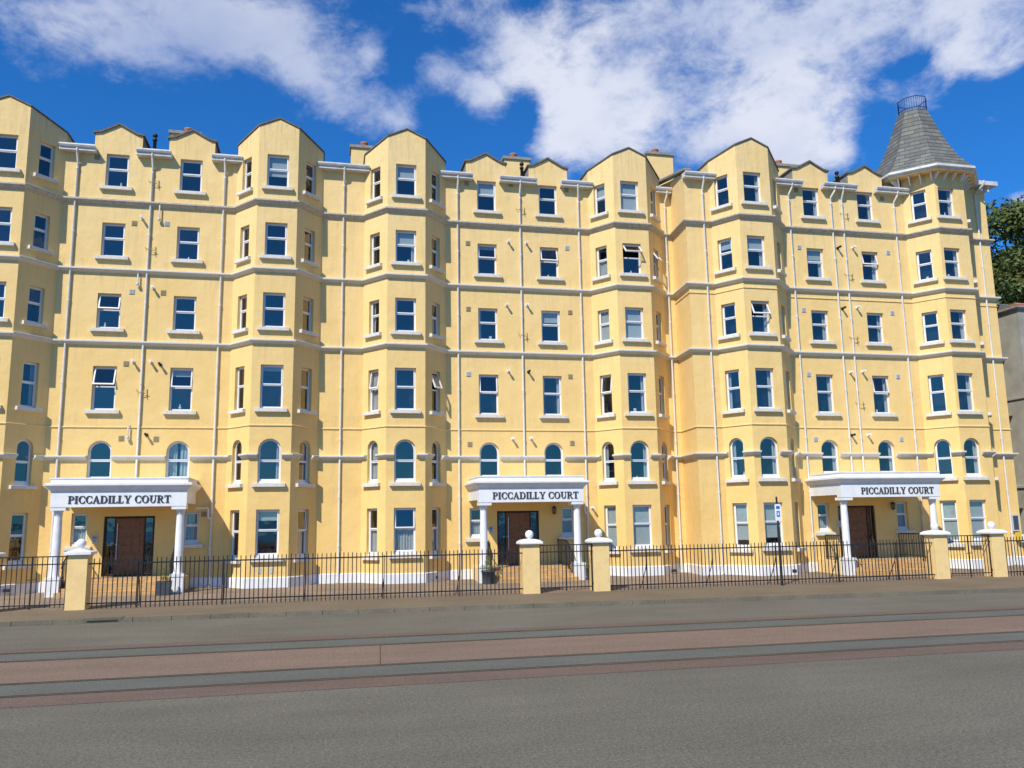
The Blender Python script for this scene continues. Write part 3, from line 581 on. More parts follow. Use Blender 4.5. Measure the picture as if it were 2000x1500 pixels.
def vent(bld, x, wy, z, white=False):
    mb = MB(); s = .088; mb.box(x - s, x + s, wy - .02, wy + .01, z - s, z + s)
    for k in range(5): mb.box(x - s + .02, x + s - .02, wy - .03, wy - .0202, z - .075 + k*.034, z - .06 + k*.034)
    mb.build('air_vent', M['ventw' if white else 'vent'], bld)
def flue(bld, x, wy, z, black=False):
    mb = MB(); mb.tube([(x, wy + .02, z), (x, wy - .22, z + .01)], .034, 12); mb.tube([(x, wy - .15, z + .01), (x, wy - .235, z + .01)], .045, 12); mb.tube([(x, wy - .005, z), (x, wy - .03, z)], .058, 12)
    mb.build('flue_pipe', M['blackpipe' if black else 'white'], bld)
# serif lettering, unit height ------------------------------------------------
def glyphs():
    G = {}; st, th, se = .19, .075, .055
    def rect(a, b, c, d): return [(a, c), (b, c), (b, d), (a, d)]
    def stem(x, y0=0, y1=1, foot=True, head=True, w=st, s=.09):
        r = [rect(x, x + w, y0, y1)]
        if foot: r.append(rect(x - s, x + w + s, 0, se))
        if head: r.append(rect(x - s, x + w + s, 1 - se, 1))
        return r
    def arc(cx, cy, rx, ry, a0, a1, wx, wy, n=14):
        out = []
        for i in range(n):
            t0 = math.radians(a0 + (a1 - a0)*i/n); t1 = math.radians(a0 + (a1 - a0)*(i + 1)/n)
            out.append([(cx + rx*math.cos(t0), cy + ry*math.sin(t0)), (cx + rx*math.cos(t1), cy + ry*math.sin(t1)), (cx + (rx - wx)*math.cos(t1), cy + (ry - wy)*math.sin(t1)), (cx + (rx - wx)*math.cos(t0), cy + (ry - wy)*math.sin(t0))])
        return out
    G['I'] = (.40, stem(.105))
    G['P'] = (.70, stem(.10) + [rect(.29, .38, 1 - th, 1), rect(.29, .38, .45, .45 + th)] + arc(.36, .725, .32, .275, -90, 90, .18, th))
    G['L'] = (.66, stem(.10) + [rect(.29, .60, 0, th), [(.54, th), (.60, th), (.63, .27), (.60, .27)]])
    G['D'] = (.84, stem(.10) + [rect(.29, .40, 1 - th, 1), rect(.29, .40, 0, th)] + arc(.38, .5, .42, .5, -90, 90, .19, th, 18))
    G['C'] = (.76, arc(.43, .5, .39, .51, 48, 312, .19, .07, 22) + [rect(.655, .71, .66, .96), rect(.655, .71, .06, .33)])
    G['O'] = (.86, arc(.43, .5, .40, .51, 0, 360, .19, .065, 30))
    G['A'] = (.82, [[(.36, 1.01), (.47, 1.01), (.77, 0), (.56, 0)], [(.37, 1.01), (.42, .88), (.17, 0), (.10, 0)], rect(.24, .58, .30, .36), rect(.01, .27, 0, se), rect(.48, .83, 0, se)])
    G['Y'] = (.80, [rect(.32, .51, 0, .45), [(.08, 1), (.28, 1), (.51, .42), (.32, .42)], [(.65, 1), (.72, 1), (.51, .40), (.43, .44)], rect(.22, .61, 0, se), rect(-.01, .36, 1 - se, 1), rect(.55, .82, 1 - se, 1)])
    G['U'] = (.84, [rect(.11, .30, .35, 1), rect(.63, .70, .35, 1), rect(.01, .40, 1 - se, 1), rect(.53, .80, 1 - se, 1)] + arc(.405, .36, .295, .375, 180, 360, .12, .09, 16))
    G['R'] = (.80, stem(.10) + [rect(.29, .38, 1 - th, 1), rect(.29, .38, .47, .47 + th)] + arc(.36, .735, .31, .265, -90, 90, .18, th) + [[(.34, .47), (.50, .50), (.76, 0), (.55, 0)], rect(.55, .84, 0, se)])
    G['T'] = (.76, [rect(.285, .475, 0, 1), rect(.18, .58, 0, se), rect(.03, .73, 1 - th, 1), [(.03, .72), (.06, .72), (.10, 1 - th), (.03, 1 - th)], [(.70, .72), (.73, .72), (.73, 1 - th), (.66, 1 - th)]])
    G[' '] = (.36, []); return G
GL = glyphs()
def lettering(bld, text, x0, x1, y, z0, h):
    tot = sum(GL[c][0] for c in text); k = (x1 - x0) / tot; x = x0; mb = MB(); j = 0
    for c in text + ' ':
        if c == ' ': mb.build('lettering', M['letter'], bld, False); mb = MB()
        for poly in GL[c][1]:
            ar = sum(poly[i][0]*poly[(i+1) % len(poly)][1] - poly[(i+1) % len(poly)][0]*poly[i][1] for i in range(len(poly)))
            if ar < 0: poly = poly[::-1]
            mb.prism([(x + a*k, z0 + b*h) for a, b in poly], y - .022 - .00025 * (j % 12), y + .002); j += 1
        x += GL[c][0]*k
def portico(bld, xl, xr, wy, cx, text_x):
    yf = wy - 2.05; mb = MB()
    mb.box(xl, xr, yf, yf + .28, 2.93, 3.42); mb.box(xl, xl + .26, yf + .281, wy - .004, 3.03, 3.418); mb.box(xr - .26, xr, yf + .281, wy - .004, 3.03, 3.418)
    mb.box(xl + .262, xr - .262, yf + .282, wy - .006, 3.12, 3.20)
    for a in (xl + .012, xr - .452): mb.box(a, a + .44, yf + .012, yf + .44, 2.83, 2.929)
    P = [(xl, wy - .004), (xl, yf), (xr, yf), (xr, wy - .004)]
    sweep(mb, [(-.10, 3.421), (.012, 3.421), (.03, 3.46), (.075, 3.50), (.15, 3.58), (.165, 3.60), (.165, 3.665), (.02, 3.70), (.02, 3.80), (.045, 3.815), (.045, 3.85), (-.10, 3.85)], P)
    mb.box(xl + .1, xr - .1, yf + .1, wy - .01, 3.72, 3.775)
    po = mb.build('portico', M['white'], bld)
    lettering(po, 'PICCADILLY COURT', text_x[0], text_x[1], yf, 3.045, .235)
    for c in (xl + .20, xr - .20):
        m2 = MB(); cy = yf + .22
        m2.lathe([(.15, .79), (.15, .82), (.135, .85), (.132, 1.2), (.128, 2.0), (.115, 2.62), (.114, 2.70), (.128, 2.71), (.128, 2.74), (.118, 2.76), (.14, 2.80), (.14, 2.829)], c, cy, 28); m2.build('column', M['white'], po, False)
        m3 = MB(); m3.box(c - .19, c + .19, cy - .19, cy + .19, .1, .70); m3.box(c - .21, c + .21, cy - .21, cy + .21, .702, .788); m3.build('pedestal', M['white'], po, False)
    # landing with yellow rendered flanks and brick steps
    zl = .655
    for q in (xl + .10, xr - .32): m4 = MB(); m4.box(q, q + .22, yf + .44, wy - .003, .1, zl + .004); m4.build('landing_flank', M['wall2'], po, False)
    m5 = MB(); a, b = xl + .325, xr - .325
    m5.box(a, b, wy - 1.35, wy - .006, .1, zl)
    for i in range(1, 4): m5.box(a + .0, b - .0, wy - 1.35 - .30*i, wy - 1.35 - .30*(i - 1) - .001, .1, zl - .11*i)
    m5.build('entrance_steps', M['brick'], po, False)
    return po
def entrance_door(bld, c, wy, w, mirror=False):
    """recess, brown door with steel pull bar between two glass side lights"""
    x0, x1 = c - w/2, c + w/2; z0, z1 = .66, 2.65; fr = MB()
    for a, b in ((x0, x0 + .07), (x1 - .07, x1)): fr.box(a, b, wy + .06, wy + .14, z0, z1)
    fr.box(x0 + .0705, x1 - .0705, wy + .06, wy + .14, z1 - .07, z1); fr.box(x0 + .0705, x1 - .0705, wy + .04, wy + .14, z0, z0 + .04)
    dl, dr = x0 + .36, x1 - .34
    for a in (dl - .035, dr): fr.box(a, a + .035, wy + .062, wy + .138, z0 + .041, z1 - .071)
    f = fr.build('door_frame', M['doorframe'], bld)
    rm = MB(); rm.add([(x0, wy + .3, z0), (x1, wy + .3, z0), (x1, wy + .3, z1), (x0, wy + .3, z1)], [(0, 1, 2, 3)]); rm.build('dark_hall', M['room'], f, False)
    for a, b in ((x0 + .07, dl - .035), (dr + .035, x1 - .07)):
        m = MB(); m.add([(a, wy + .10, z0 + .04), (b, wy + .10, z0 + .04), (b, wy + .10, z1 - .07), (a, wy + .10, z1 - .07)], [(0, 1, 2, 3)]); m.build('side_light', M['glass'], f, False)
    m = MB(); m.box(dl + .001, dr - .001, wy + .085, wy + .13, z0 + .042, z1 - .072)
    for i in range(6):
        zz = z0 + .14 + i*.30; m.box(dl + .12, dr - .14, wy + .068, wy + .0848, zz, zz + .265)
    m.build('door', M['door'], bld); 
    h = MB(); hx = dl + .07; h.tube([(hx, wy + .02, z0 + .55), (hx, wy + .02, z0 + 1.75)], .016, 10)
    for zz in (.65, 1.65): h.tube([(hx, wy + .02, z0 + zz), (hx, wy + .085, z0 + zz)], .010, 8)
    h.tube([(dl + .045, wy + .06, z0 + 1.05), (dl + .045, wy + .09, z0 + 1.05)], .028, 12); h.build('door_handle', M['steel'], f, False)
def courses(bld, P, arch_gaps, extra=None):
    prof = lambda z: [(0, z - .155), (.02, z - .152), (.135, z - .075), (.145, z - .06), (.145, z - .012), (.13, z), (0, z + .02)] if z < 13 else [(0, z - .19), (.025, z - .188), (.045, z - .16), (.135, z - .075), (.15, z - .065), (.15, z - .012), (.135, z), (0, z + .02)]
    for z, m in ((Z5, 'trim_dirty'), (Z4, 'trim'), (Z3, 'trim')):
        mb = MB(); sweep(mb, prof(z), P); mb.build('string_course', M[m], bld)
    mb = MB(); L = sum((Vector(b) - Vector(a)).length for a, b in zip(P, P[1:])); cuts = [0]
    for a, b in sorted(arch_gaps): cuts += [a, b]
    cuts.append(L)
    z = Z1; p1 = [(0, z - .16), (.02, z - .16), (.04, z - .13), (.13, z - .065), (.15, z - .055), (.15, z - .01), (.135, z), (0, z + .01)]
    for a, b in zip(cuts[0::2], cuts[1::2]):
        if b - a > .05: mb = MB(); sweep(mb, p1, subpoly(P, a, b)); mb.build('string_course', M['trim'], bld)
    mb = MB(); sweep(mb, [(0, ZG - .05), (.032, ZG - .045), (.032, ZG - .012), (0, ZG)], P); mb.build('drip_band', M['wall2'], bld)
    if extra:
        mb = MB(); sweep(mb, [(0, extra - .04), (.03, extra - .035), (.03, extra - .01), (0, extra)], P); mb.build('drip_band', M['wall2'], bld)
    mb = MB(); sweep(mb, [(0, .08), (.045, .08), (.045, .525), (.0, .545)], P); mb.build('plinth', M['white'], bld)
def arclen(P, pt):
    s = 0
    for a, b in zip(P, P[1:]):
        a, b = Vector(a), Vector(b); L = (b - a).length; t = (Vector(pt) - a).dot((b - a) / L)
        if -1e-4 <= t <= L + 1e-4 and abs((Vector(pt) - a - (b - a) / L * t).length) < 1e-3: return s + t
        s += L
    raise ValueError(pt)

# which windows stand open, and what hangs in them
def S(k, n, f, **kw): SPEC[(k, n, f)] = kw
S('B1','f',5, dress='blind62'); S('B1','f',2, dress='blind12 vase'); S('B1','f',1, dress='right'); S('B1','f',0, dress='blind22 vase'); S('B1','r',1, dress='right vase'); S('B1','r',2, dress='vase'); S('B1','r',0, dress='lownet', op=5)
S('B1','l',5, dress='vase'); S('A0','r',2, dress='right'); S('A0','r',4, dress='left'); S('A0','r',0, dress='vase')
S('B2','f',5, dress='blind45'); S('B2','f',4, dress='blind40 right vase'); S('B2','f',2, dress='vase'); S('B2','f',0, op=5, dress='lownet', label='ground floor bay window slightly ajar with net curtain below')
S('B2','r',2, op=22, label='narrow window with its top sash tilted open', dress='left'); S('B2','l',2, op=9, dress='net'); S('B2','l',3, dress='left'); S('B2','l',0, dress='lownet'); S('B2','r',0, dress='lownet'); S('B2','l',1, dress='net'); S('B2','r',1, dress='left'); S('B2','r',3, dress='lownet')
S('B3','f',5, dress='blind95', label='window with a closed pale blind'); S('B3','l',5, dress='blind50 vase'); S('B3','f',4, op=46, label='window with its top sash pushed wide open', dress='vase'); S('B3','r',4, op=34, label='narrow window with its top sash tilted open'); S('B3','l',4, dress='lownet')
S('B3','f',3, dress='blind96', label='window with a closed pale blind'); S('B3','l',3, dress='blind97'); S('B3','l',2, op=8); S('B3','f',2, dress='vase right'); S('B3','f',1, dress='right vase'); S('B3','l',1, dress='left vase'); S('B3','f',0, dress='blind97', label='window with a closed pale blind'); S('B3','l',0, dress='blind97')
S('B4','l',4, dress='blind30'); S('B4','f',4, dress='blind45 right'); S('B4','f',3, op=26, dress='right', label='window with its top sash tilted open'); S('B4','f',5, dress='right'); S('B4','f',2, dress='right'); S('B4','l',2, dress='left'); S('B4','f',1, dress='right'); S('B4','l',1, dress='left vase'); S('B4','f',0, dress='blind78'); S('B4','l',0, dress='blind80')
S('B5','f',5, dress='right vase'); S('B5','f',4, dress='right vase'); S('B5','l',4, dress='vase'); S('B5','f',3, dress='right'); S('B5','f',2, dress='right'); S('B5','f',1, dress='right'); S('B5','f',0, dress='blind97'); S('B5','l',0, dress='blind97')
S('U1','a',3, op=15, label='window with its top sash tilted open', dress='vase'); S('U1','a',2, op=20, label='window with its top sash tilted open'); S('U1','b',2, op=8, dress='blind18 vase'); S('U1','b',1, dress='parted'); S('U1','b',5, dress='vase'); S('U1','a',5, dress='vase'); S('U1','b',4, dress='vase')
S('U3','a',3, dress='left vase'); S('U3','a',2, op=7); S('U3','a',4, op=6, dress='blind14'); S('U3','b',4, op=15, label='window with its top sash tilted open', dress='vase'); S('U3','b',3, dress='blind35'); S('U3','b',2, dress='right vase'); S('U3','a',5, dress='blind40')
S('U5','a',5, dress='right vase'); S('U5','a',4, dress='blind35 right'); S('U5','a',3, dress='right'); S('U5','a',2, dress='right'); S('U5','a',1, dress='right'); S('U5','b',5, dress='right'); S('U5','b',4, op=14, dress='right'); S('U5','b',3, dress='right'); S('U5','b',2, op=10, dress='right vase'); S('U5','b',1, dress='right')
def recess(bld, wl, P, Q, wy, key, cols, smalls, door, doorw, dorms):
    ops = [(cx - P[0] - WW/2, cx - P[0] + WW/2, 3.86 if k == 1 else FL[k][0], FL[k][1], k == 1) for cx in cols for k in (5, 4, 3, 2, 1)]
    ops += [(x - P[0] - .25, x - P[0] + .25, 1.68, 2.77, False) for x in smalls] + [(door - P[0] - doorw/2, door - P[0] + doorw/2, .66, 2.65, False)]
    wl.panel(P, Q, .1, 15.6, ops, recess_top(P, Q, dorms), .18)
    for j, cx in enumerate(cols):
        for k in (5, 4, 3, 2, 1):
            window(bld, P, Q, cx - P[0], 3.86 if k == 1 else FL[k][0], FL[k][1], WW, k == 1, sub=(k == 1), **SPEC.get((key, 'ab'[j], k), {}))
    for x in smalls: window(bld, P, Q, x - P[0], 1.68, 2.77, .50, False, sub=True, dress='net' if x == smalls[-1] else 'lownet')
    entrance_door(bld, door, wy, doorw)
    for d in dorms: dormer(bld, wl, d, wy)

# ================================================================== LEFT BLOCK
WY = 31.05
bl = root('apartment_building', (2.0, WY, .15), label='long pale yellow rendered apartment block with two PICCADILLY COURT porches, running off the left edge', cat='building', group='parts of the yellow seafront terrace')
wl = Wall()
a0 = bay(bl, wl, -10.80, -10.76, WY, 'A0'); b1 = bay(bl, wl, -1.82, -1.79, WY, 'B1', -.01); b2 = bay(bl, wl, 2.83, 2.88, WY, 'B2', -.02); b3 = bay(bl, wl, 11.70, 11.82, WY, 'B3', -.03)
recess(bl, wl, a0[3], b1[0], WY, 'U1', (-7.47, -4.96), (-7.97, -4.42), -6.40, 1.61, (-7.47, -4.96))
recess(bl, wl, b2[3], b3[0], WY, 'U3', (6.07, 8.58), (5.54, 9.06), 7.13, 1.61, (6.05, 8.60))
wl.panel(b1[3], b2[0], .1, 15.72); LE = (13.86, WY); wl.panel(b3[3], LE, .1, 15.72); wl.panel((-17, WY), a0[0], .1, 15.72)
wo_ = wl.mb.build('wall', M['wall'], bl)
PL = [(-17, WY)] + a0 + b1 + b2 + b3 + [LE]
gaps = []
for B, ws in ((a0, 0), (b1, -.01), (b2, -.02), (b3, -.03)):
    A_, B_, C_, D_ = map(Vector, B); L1 = (B_ - A_).length
    for P_, Q_, s, w in ((A_, B_, L1 - .70, SW), (B_, C_, .70 + ws, WW), (C_, D_, .70, SW)):
        s0 = arclen(PL, tuple(P_)) + s; gaps.append((s0 - w/2 - .02, s0 + w/2 + .02))
for cx in (-7.47, -4.96, 6.07, 8.58):
    s0 = arclen(PL, (cx, WY)); gaps.append((s0 - WW/2 - .02, s0 + WW/2 + .02))
courses(bl, PL, gaps)
for x0, x1 in ((-9.36, -8.18), (-6.81, -5.63), (-4.23, -3.14), (-.44, 1.49), (4.2, 5.48), (6.57, 8.07), (9.08, 10.41), (13.10, 13.80)): gutter(bl, x0, x1, WY)
for x, zb, bd in ((-8.77, .2, 0), (-6.27, 3.78, 0), (-3.77, .2, 0), (.55, .2, 0), (4.90, .2, 0), (7.40, 3.78, 0), (9.82, .2, -.05), (13.56, .2, .05)): downpipe(bl, x, WY, zb, bend=bd)
for x0, x1, y, zt, px in ((-6.28, -5.16, 34, 18.03, -5.66), (.87, 2.0, 34, 18.03, 1.42), (7.46, 8.59, 34, 18.06, 7.93)): chimney(bl, x0, x1, y, 16, zt, px)
chimney(bl, 14.14, 15.39, 34, 16, 18.84, 14.66)
mb = MB(); mb.add([(-17, WY + .02, 15.70), (13.8, WY + .02, 15.70), (13.8, 38, 17.35), (-17, 38, 17.35), (-17, 45, 15.7), (13.8, 45, 15.7)], [(0, 1, 2, 3), (3, 2, 5, 4)]); mb.add([(-17, WY - .2, 15.63), (13.8, WY - .2, 15.63), (13.8, WY + .5, 15.70), (-17, WY + .5, 15.70)], []); mb.build('roof', M['slate'], bl)
mb = MB(); mb.box(-17, -16.9, WY + .01, 45, .1, 15.7); mb.box(-17, 13.8, 44.9, 45, .1, 15.7); mb.build('rear_wall', M['wall2'], bl)
for x in (-6.36, 7.64):
    mb = MB(); mb.lathe([(.06, 15.6), (.06, 16.42), (.085, 16.43), (.085, 16.50), (.05, 16.52), (.05, 16.58), (.09, 16.60), (.085, 16.68), (.03, 16.72)], x, WY + .5, 14); mb.build('flue_stack', M['blackpipe'], bl)
portico(bl, -8.32, -4.30, WY, -6.31, (-7.82, -4.78)); portico(bl, 5.27, 9.07, WY, 7.17, (5.75, 8.88))
for x, z in ((-6.8, 13.03), (-5.71, 10.51), (-6.8, 7.91), (-6.82, 5.3), (-5.7, 5.28), (5.28, 15.42), (7.06, 15.50), (9.36, 15.44), (-8.16, 15.42), (5.3, 12.98), (5.3, 10.35), (9.37, 10.37), (9.31, 7.8), (5.32, 5.14), (9.31, 5.2), (-4.02, 2.68)): vent(bl, x, WY, z)
for x, z in ((-5.71, 13.08), (-6.75, 10.5), (9.32, 13.01), (5.29, 7.81)): vent(bl, x, WY, z, True)
for x, z in ((-6.55, 13.22), (-6.05, 10.66), (-6.57, 7.98), (-5.99, 7.98), (6.91, 13.12), (7.64, 13.1), (6.8, 10.55), (7.62, 10.58), (6.83, 7.95), (6.95, 5.35), (7.67, 5.37), (10.03, 2.72)): flue(bl, x, WY, z)
for x, z in ((-5.68, 7.9), (-6.01, 5.42), (7.63, 7.94)): flue(bl, x, WY, z, True)
for x, z, h in ((-5.96, 13.18, .55), (-6.56, 10.75, .38), (-6.60, 5.30, .42)):
    mb = MB(); y = WY - .10; mb.tube([(x + .06, WY - .02, z + h), (x, y, z + h), (x, y, z + .06)], .022, 8); mb.lathe([(.055, z - .03), (.06, z), (.045, z + .06), (.02, z + .09)], x, y, 12); mb.build('hanging_pipe', M['ventw'], bl)
def bracket(bld, x, wy, z, k=1):
    mb = MB(); r = .011; y = wy - .06
    mb.tube([(x - .17, wy - .01, z + .11), (x - .14, y, z + .02), (x, wy - .13, z), (x + .15, y, z - .05), (x + .17, y - .05, z + .02 * k)], r, 6)
    mb.tube([(x + .06, wy - .13, z), (x + .18, wy - .02, z + .12), (x + .19, wy - .02, z - .1), (x + .12, wy - .1, z - .12)], r, 6); mb.build('pipe_bracket', M['vent'], bld)
for x, z in ((-6.23, 14.58), (-6.22, 12.06), (-6.25, 6.9), (7.41, 14.46), (7.42, 9.37)): bracket(bl, x, WY, z)
for x0, px in ((-4.28, -3.77), (9.09, 9.82)):
    mb = MB(); mb.tube([(x0, WY - .10, 2.88), (px - .12, WY - .10, 2.88), (px - .10, WY - .10, 2.84), (px - .10, WY - .10, 2.58), (px - .02, WY - .08, 2.50)], .03, 8); mb.build('overflow_pipe', M['white'], bl)
def plaque(bld, x, wy, z, m, w=.085, h=.115):
    mb = MB(); mb.box(x - w, x + w, wy - .025, wy, z - h, z + h); o = mb.build('entry_panel', M['plaque'], bld)
    mb = MB(); mb.box(x - w*.75, x + w*.75, wy - .03, wy - .0252, z + h*.1, z + h*.8); mb.box(x - w*.3, x + w*.3, wy - .032, wy - .0252, z - h*.7, z - h*.1); mb.build('panel_face', m, o, False)
plaque(bl, -7.46, WY, 1.90, M['capstone'], .09, .115); plaque(bl, 6.08, WY, 1.97, M['intercom'])
def lantern(bld, x, wy, z):
    mb = MB(); mb.tube([(x, wy, z + .12), (x, wy - .12, z + .15)], .014, 8); mb.lathe([(.02, z + .16), (.09, z + .09), (.09, z + .07)], x, wy - .13, 6, smooth=False); mb.lathe([(.07, z - .12), (.08, z - .11), (.03, z - .15)], x, wy - .13, 6, smooth=False)
    for k in range(6): t = k*math.pi/3; mb.tube([(x + .065*math.cos(t), wy - .13 + .065*math.sin(t), z - .11), (x + .08*math.cos(t), wy - .13 + .08*math.sin(t), z + .08)], .007, 5)
    o = mb.build('wall_lantern', M['black'], bld); mb = MB(); mb.lathe([(.055, z - .11), (.068, z + .07)], x, wy - .13, 6, smooth=False); mb.build('lantern_glass', M['amber'], o, False)
lantern(bl, 8.50, WY, 2.66)
for x in (-10.9, -2.05, -1.65):
    mb = MB(); y = WY - 1.022; mb.box(x - .05, x + .05, y - .012, y, .68, .86)
    if x > -5: mb.build('air_brick', M['ventw'], bl)
for x, y, z in ((-9.75, WY - .72, .36), (3.95, WY - .45, .34), (13.05, WY - .42, .32)):
    mb = MB(); mb.box(x - .09, x + .09, y - .16, y - .02, z - .045, z + .045); mb.build('drain_opening', M['dkgap'], bl)

# ================================================================== RIGHT BLOCK
WR = 29.34
br = root('apartment_building', (21.0, WR, .15), label='pale yellow block stepping forward at the right, with slate spired turret and one porch', cat='building', group='parts of the yellow seafront terrace')
wr = Wall()
b4 = bay(br, wr, 16.15, 16.32, WR, 'B4', -.05)
B5 = bay(br, wr, 25.04, 25.14, WR, 'B5', -.18)
K0 = (13.864, WY); K1 = (13.70, WR); RE = (27.68, WR)
wr.panel(K0, K1, .1, 15.72, top=[(0, 16.16), ((Vector(K1) - Vector(K0)).length, 15.78)])
wr.panel((13.80, 38), (13.862, WY + .01), 15.6, 15.72, top=[(0, 17.6), (6.9, 16.15)])
wr.panel(K1, b4[0], .1, 15.72)
recess(br, wr, b4[3], B5[0], WR, 'U5', (19.28, 21.79), (18.79, 22.25), 20.22, 1.61, (19.31, 21.86))
wr.panel(B5[3], RE, .1, 16.15); wr.panel(RE, (27.68, 40), .1, 16.15)
wr.mb.build('wall', M['wall'], br)
PR = [K0, K1] + b4 + B5 + [RE, (27.68, 40)]
gaps = []
for B, ws, lw in ((b4, -.05, .60), (B5, -.18, .60)):
    A_, B_, C_, D_ = map(Vector, B); L1 = (B_ - A_).length
    for P_, Q_, s, w in ((A_, B_, L1 - (.70 if B is b4 else .66), lw), (B_, C_, .70 + ws, WW), (C_, D_, .70, SW)):
        s0 = arclen(PR, tuple(P_)) + s; gaps.append((s0 - w/2 - .02, s0 + w/2 + .02))
for cx in (19.28, 21.79):
    s0 = arclen(PR, (cx, WR)); gaps.append((s0 - WW/2 - .02, s0 + WW/2 + .02))
courses(br, PR, gaps, extra=10.93)
for x0, x1 in ((13.62, 14.95), (17.51, 18.79), (19.74, 21.28), (22.2, 23.73)): gutter(br, x0, x1, WR)
for x, zb, bd in ((14.44, .2, 0), (18.22, .2, .10), (20.13, 3.78, .14), (20.64, 3.78, 0), (23.09, .2, .10)): downpipe(br, x, WR, zb, bend=bd)
downpipe(br, 27.15, WR, .2, 16.3, .50, .12)
chimney(br, 19.93, 21.18, 33, 16, 18.30, 20.32)
verge = MB(); verge.add([(13.60, WR - .3, 15.80), (13.9, WR - .3, 15.80), (13.9, 38, 17.70), (13.60, 38, 17.70), (13.60, WR - .3, 15.88), (13.9, WR - .3, 15.88), (13.9, 38, 17.78), (13.60, 38, 17.78)], [(0, 1, 2, 3), (4, 7, 6, 5), (0, 3, 7, 4), (0, 4, 5, 1), (1, 5, 6, 2)]); verge.build('roof_verge', M['capstone'], br)
mb = MB(); mb.add([(13.9, WR + .02, 15.80), (23.6, WR + .02, 15.80), (27.6, WR + .02, 16.05), (27.6, 38, 17.7), (13.9, 38, 17.7), (27.6, 46, 15.8), (13.9, 46, 15.8)], [(0, 1, 2, 3, 4), (4, 3, 5, 6)]); mb.build('roof', M['slate'], br)
for x, z in ((20.27, 16.52), (20.84, 16.56)):
    mb = MB(); mb.lathe([(.06, 15.6), (.06, z - .28), (.085, z - .27), (.085, z - .2), (.05, z - .18), (.05, z - .1), (.09, z - .08), (.085, z), (.03, z + .04)], x, WR + .4, 14); mb.build('flue_stack', M['blackpipe'], br)
portico(br, 18.25, 22.36, WR, 20.31, (19.05, 22.10))
for x, z in ((18.62, 15.43), (22.6, 15.35)): vent(br, x, WR, z)
for x, z in ((18.57, 13.0), (22.65, 13.0), (18.57, 10.4), (22.59, 10.43), (18.58, 7.79), (22.59, 7.79), (18.68, 5.23), (22.49, 5.25)): vent(br, x, WR, z, True)
for x, z in ((21.0, 13.1), (20.96, 10.58), (20.42, 7.9), (20.97, 7.94), (20.98, 5.4)): flue(br, x, WR, z)
for x, z in ((20.31, 13.06), (20.3, 10.52), (20.26, 5.39)): flue(br, x, WR, z, True)
for x, z in ((20.72, 14.5), (20.70, 11.9), (20.70, 9.28), (20.73, 6.62)): bracket(br, x, WR, z)
plaque(br, 19.42, WR, 1.97, M['ventw']); lantern(br, 21.76, WR, 2.62)
for x in (16.75, 12.0):
    mb = MB()
    if x > 14: mb.box(x - .08, x + .08, WR - 1.09, WR - 1.06, .28, .38); mb.build('drain_opening', M['dkgap'], br)
# ---- corner turret: eight sided spire with slate courses, gutter, brackets and iron cresting
TC = (25.03, 29.98); C8 = math.cos(math.pi / 8)
def octo(ap, z, k=0): R = ap / C8; return [(TC[0] + R*math.cos(math.pi/8 + i*math.pi/4), TC[1] + R*math.sin(math.pi/8 + i*math.pi/4), z) for i in range(8)]
prof = [(2.17, 16.38), (1.90, 16.70), (1.62, 17.10), (1.36, 17.60), (1.14, 18.10), (.95, 18.60), (.78, 19.10), (.57, 19.66)]
V = []; F = []; UV = []; vv = 0
for i, (ap, z) in enumerate(prof): V += octo(ap, z)
me = bpy.data.meshes.new('spire')
for i in range(len(prof) - 1):
    for k in range(8): F.append((i*8 + k, i*8 + (k+1) % 8, (i+1)*8 + (k+1) % 8, (i+1)*8 + k))
F.append(tuple(range(len(V) - 8, len(V))))
me.from_pydata(V, [], F); uvl = me.uv_layers.new(name='UVMap'); vh = [0]
for (a, z), (b, y) in zip(prof, prof[1:]): vh.append(vh[-1] + math.hypot(a - b, z - y))
li = 0
for fi, f in enumerate(F[:-1]):
    i, k = divmod(fi, 8); h0 = prof[i][0] * math.tan(math.pi/8); h1 = prof[i+1][0] * math.tan(math.pi/8)
    for uvc in ((k*7.13 - h0, vh[i]), (k*7.13 + h0, vh[i]), (k*7.13 + h1, vh[i+1]), (k*7.13 - h1, vh[i+1])): uvl.data[li].uv = uvc; li += 1
me.materials.append(M['spire']); me.update(); sp = place('spire', me, br)
mb = MB()
O1, O2, O3, O4 = octo(2.19, 16.40), octo(2.20, 16.30), octo(2.13, 16.265), octo(2.10, 16.20)
for A_, B_ in ((O1, O2), (O2, O3), (O3, O4)): mb.add(A_ + B_, [(k, k + 8, (k+1) % 8 + 8, (k+1) % 8) for k in range(8)])
mb.build('turret_gutter', M['gutter'], br)
mb = MB(); mb.add(octo(2.10, 16.20) + octo(1.0, 16.235), [(k, k + 8, (k+1) % 8 + 8, (k+1) % 8) for k in range(8)]); mb.build('soffit', M['wall2'], br)  # wall yellow instead of white: shade under the eaves put into the colour
for k in range(8):
    p, q = Vector(octo(2.0, 0)[k]), Vector(octo(2.0, 0)[(k+1) % 8]); d = (q - p).normalized(); nn = Vector((d.y, -d.x, 0))
    mid = (p + q) / 2
    if mid.y > 30.6: continue
    for j in range(4):
        c = p + (q - p) * (.12 + .25*j); c -= nn * .06
        V = []
        for s_ in (-.025, .025):
            e = c + d * s_
            for a, z in ((0, 16.19), (0, 16.14), (-.34, 15.86), (-.38, 15.86), (-.38, 16.19)): V.append((e.x + nn.x*a, e.y + nn.y*a, z))
        mb = MB(); mb.add(V, [(0, 1, 2, 3, 4), (9, 8, 7, 6, 5)] + [(i, i + 5, (i+1) % 5 + 5, (i+1) % 5) for i in range(5)]); mb.build('eaves_bracket', M['white'], br)
mb = MB(); R0 = .60; ang = [math.pi/8 + i*math.pi/4 for i in range(9)]
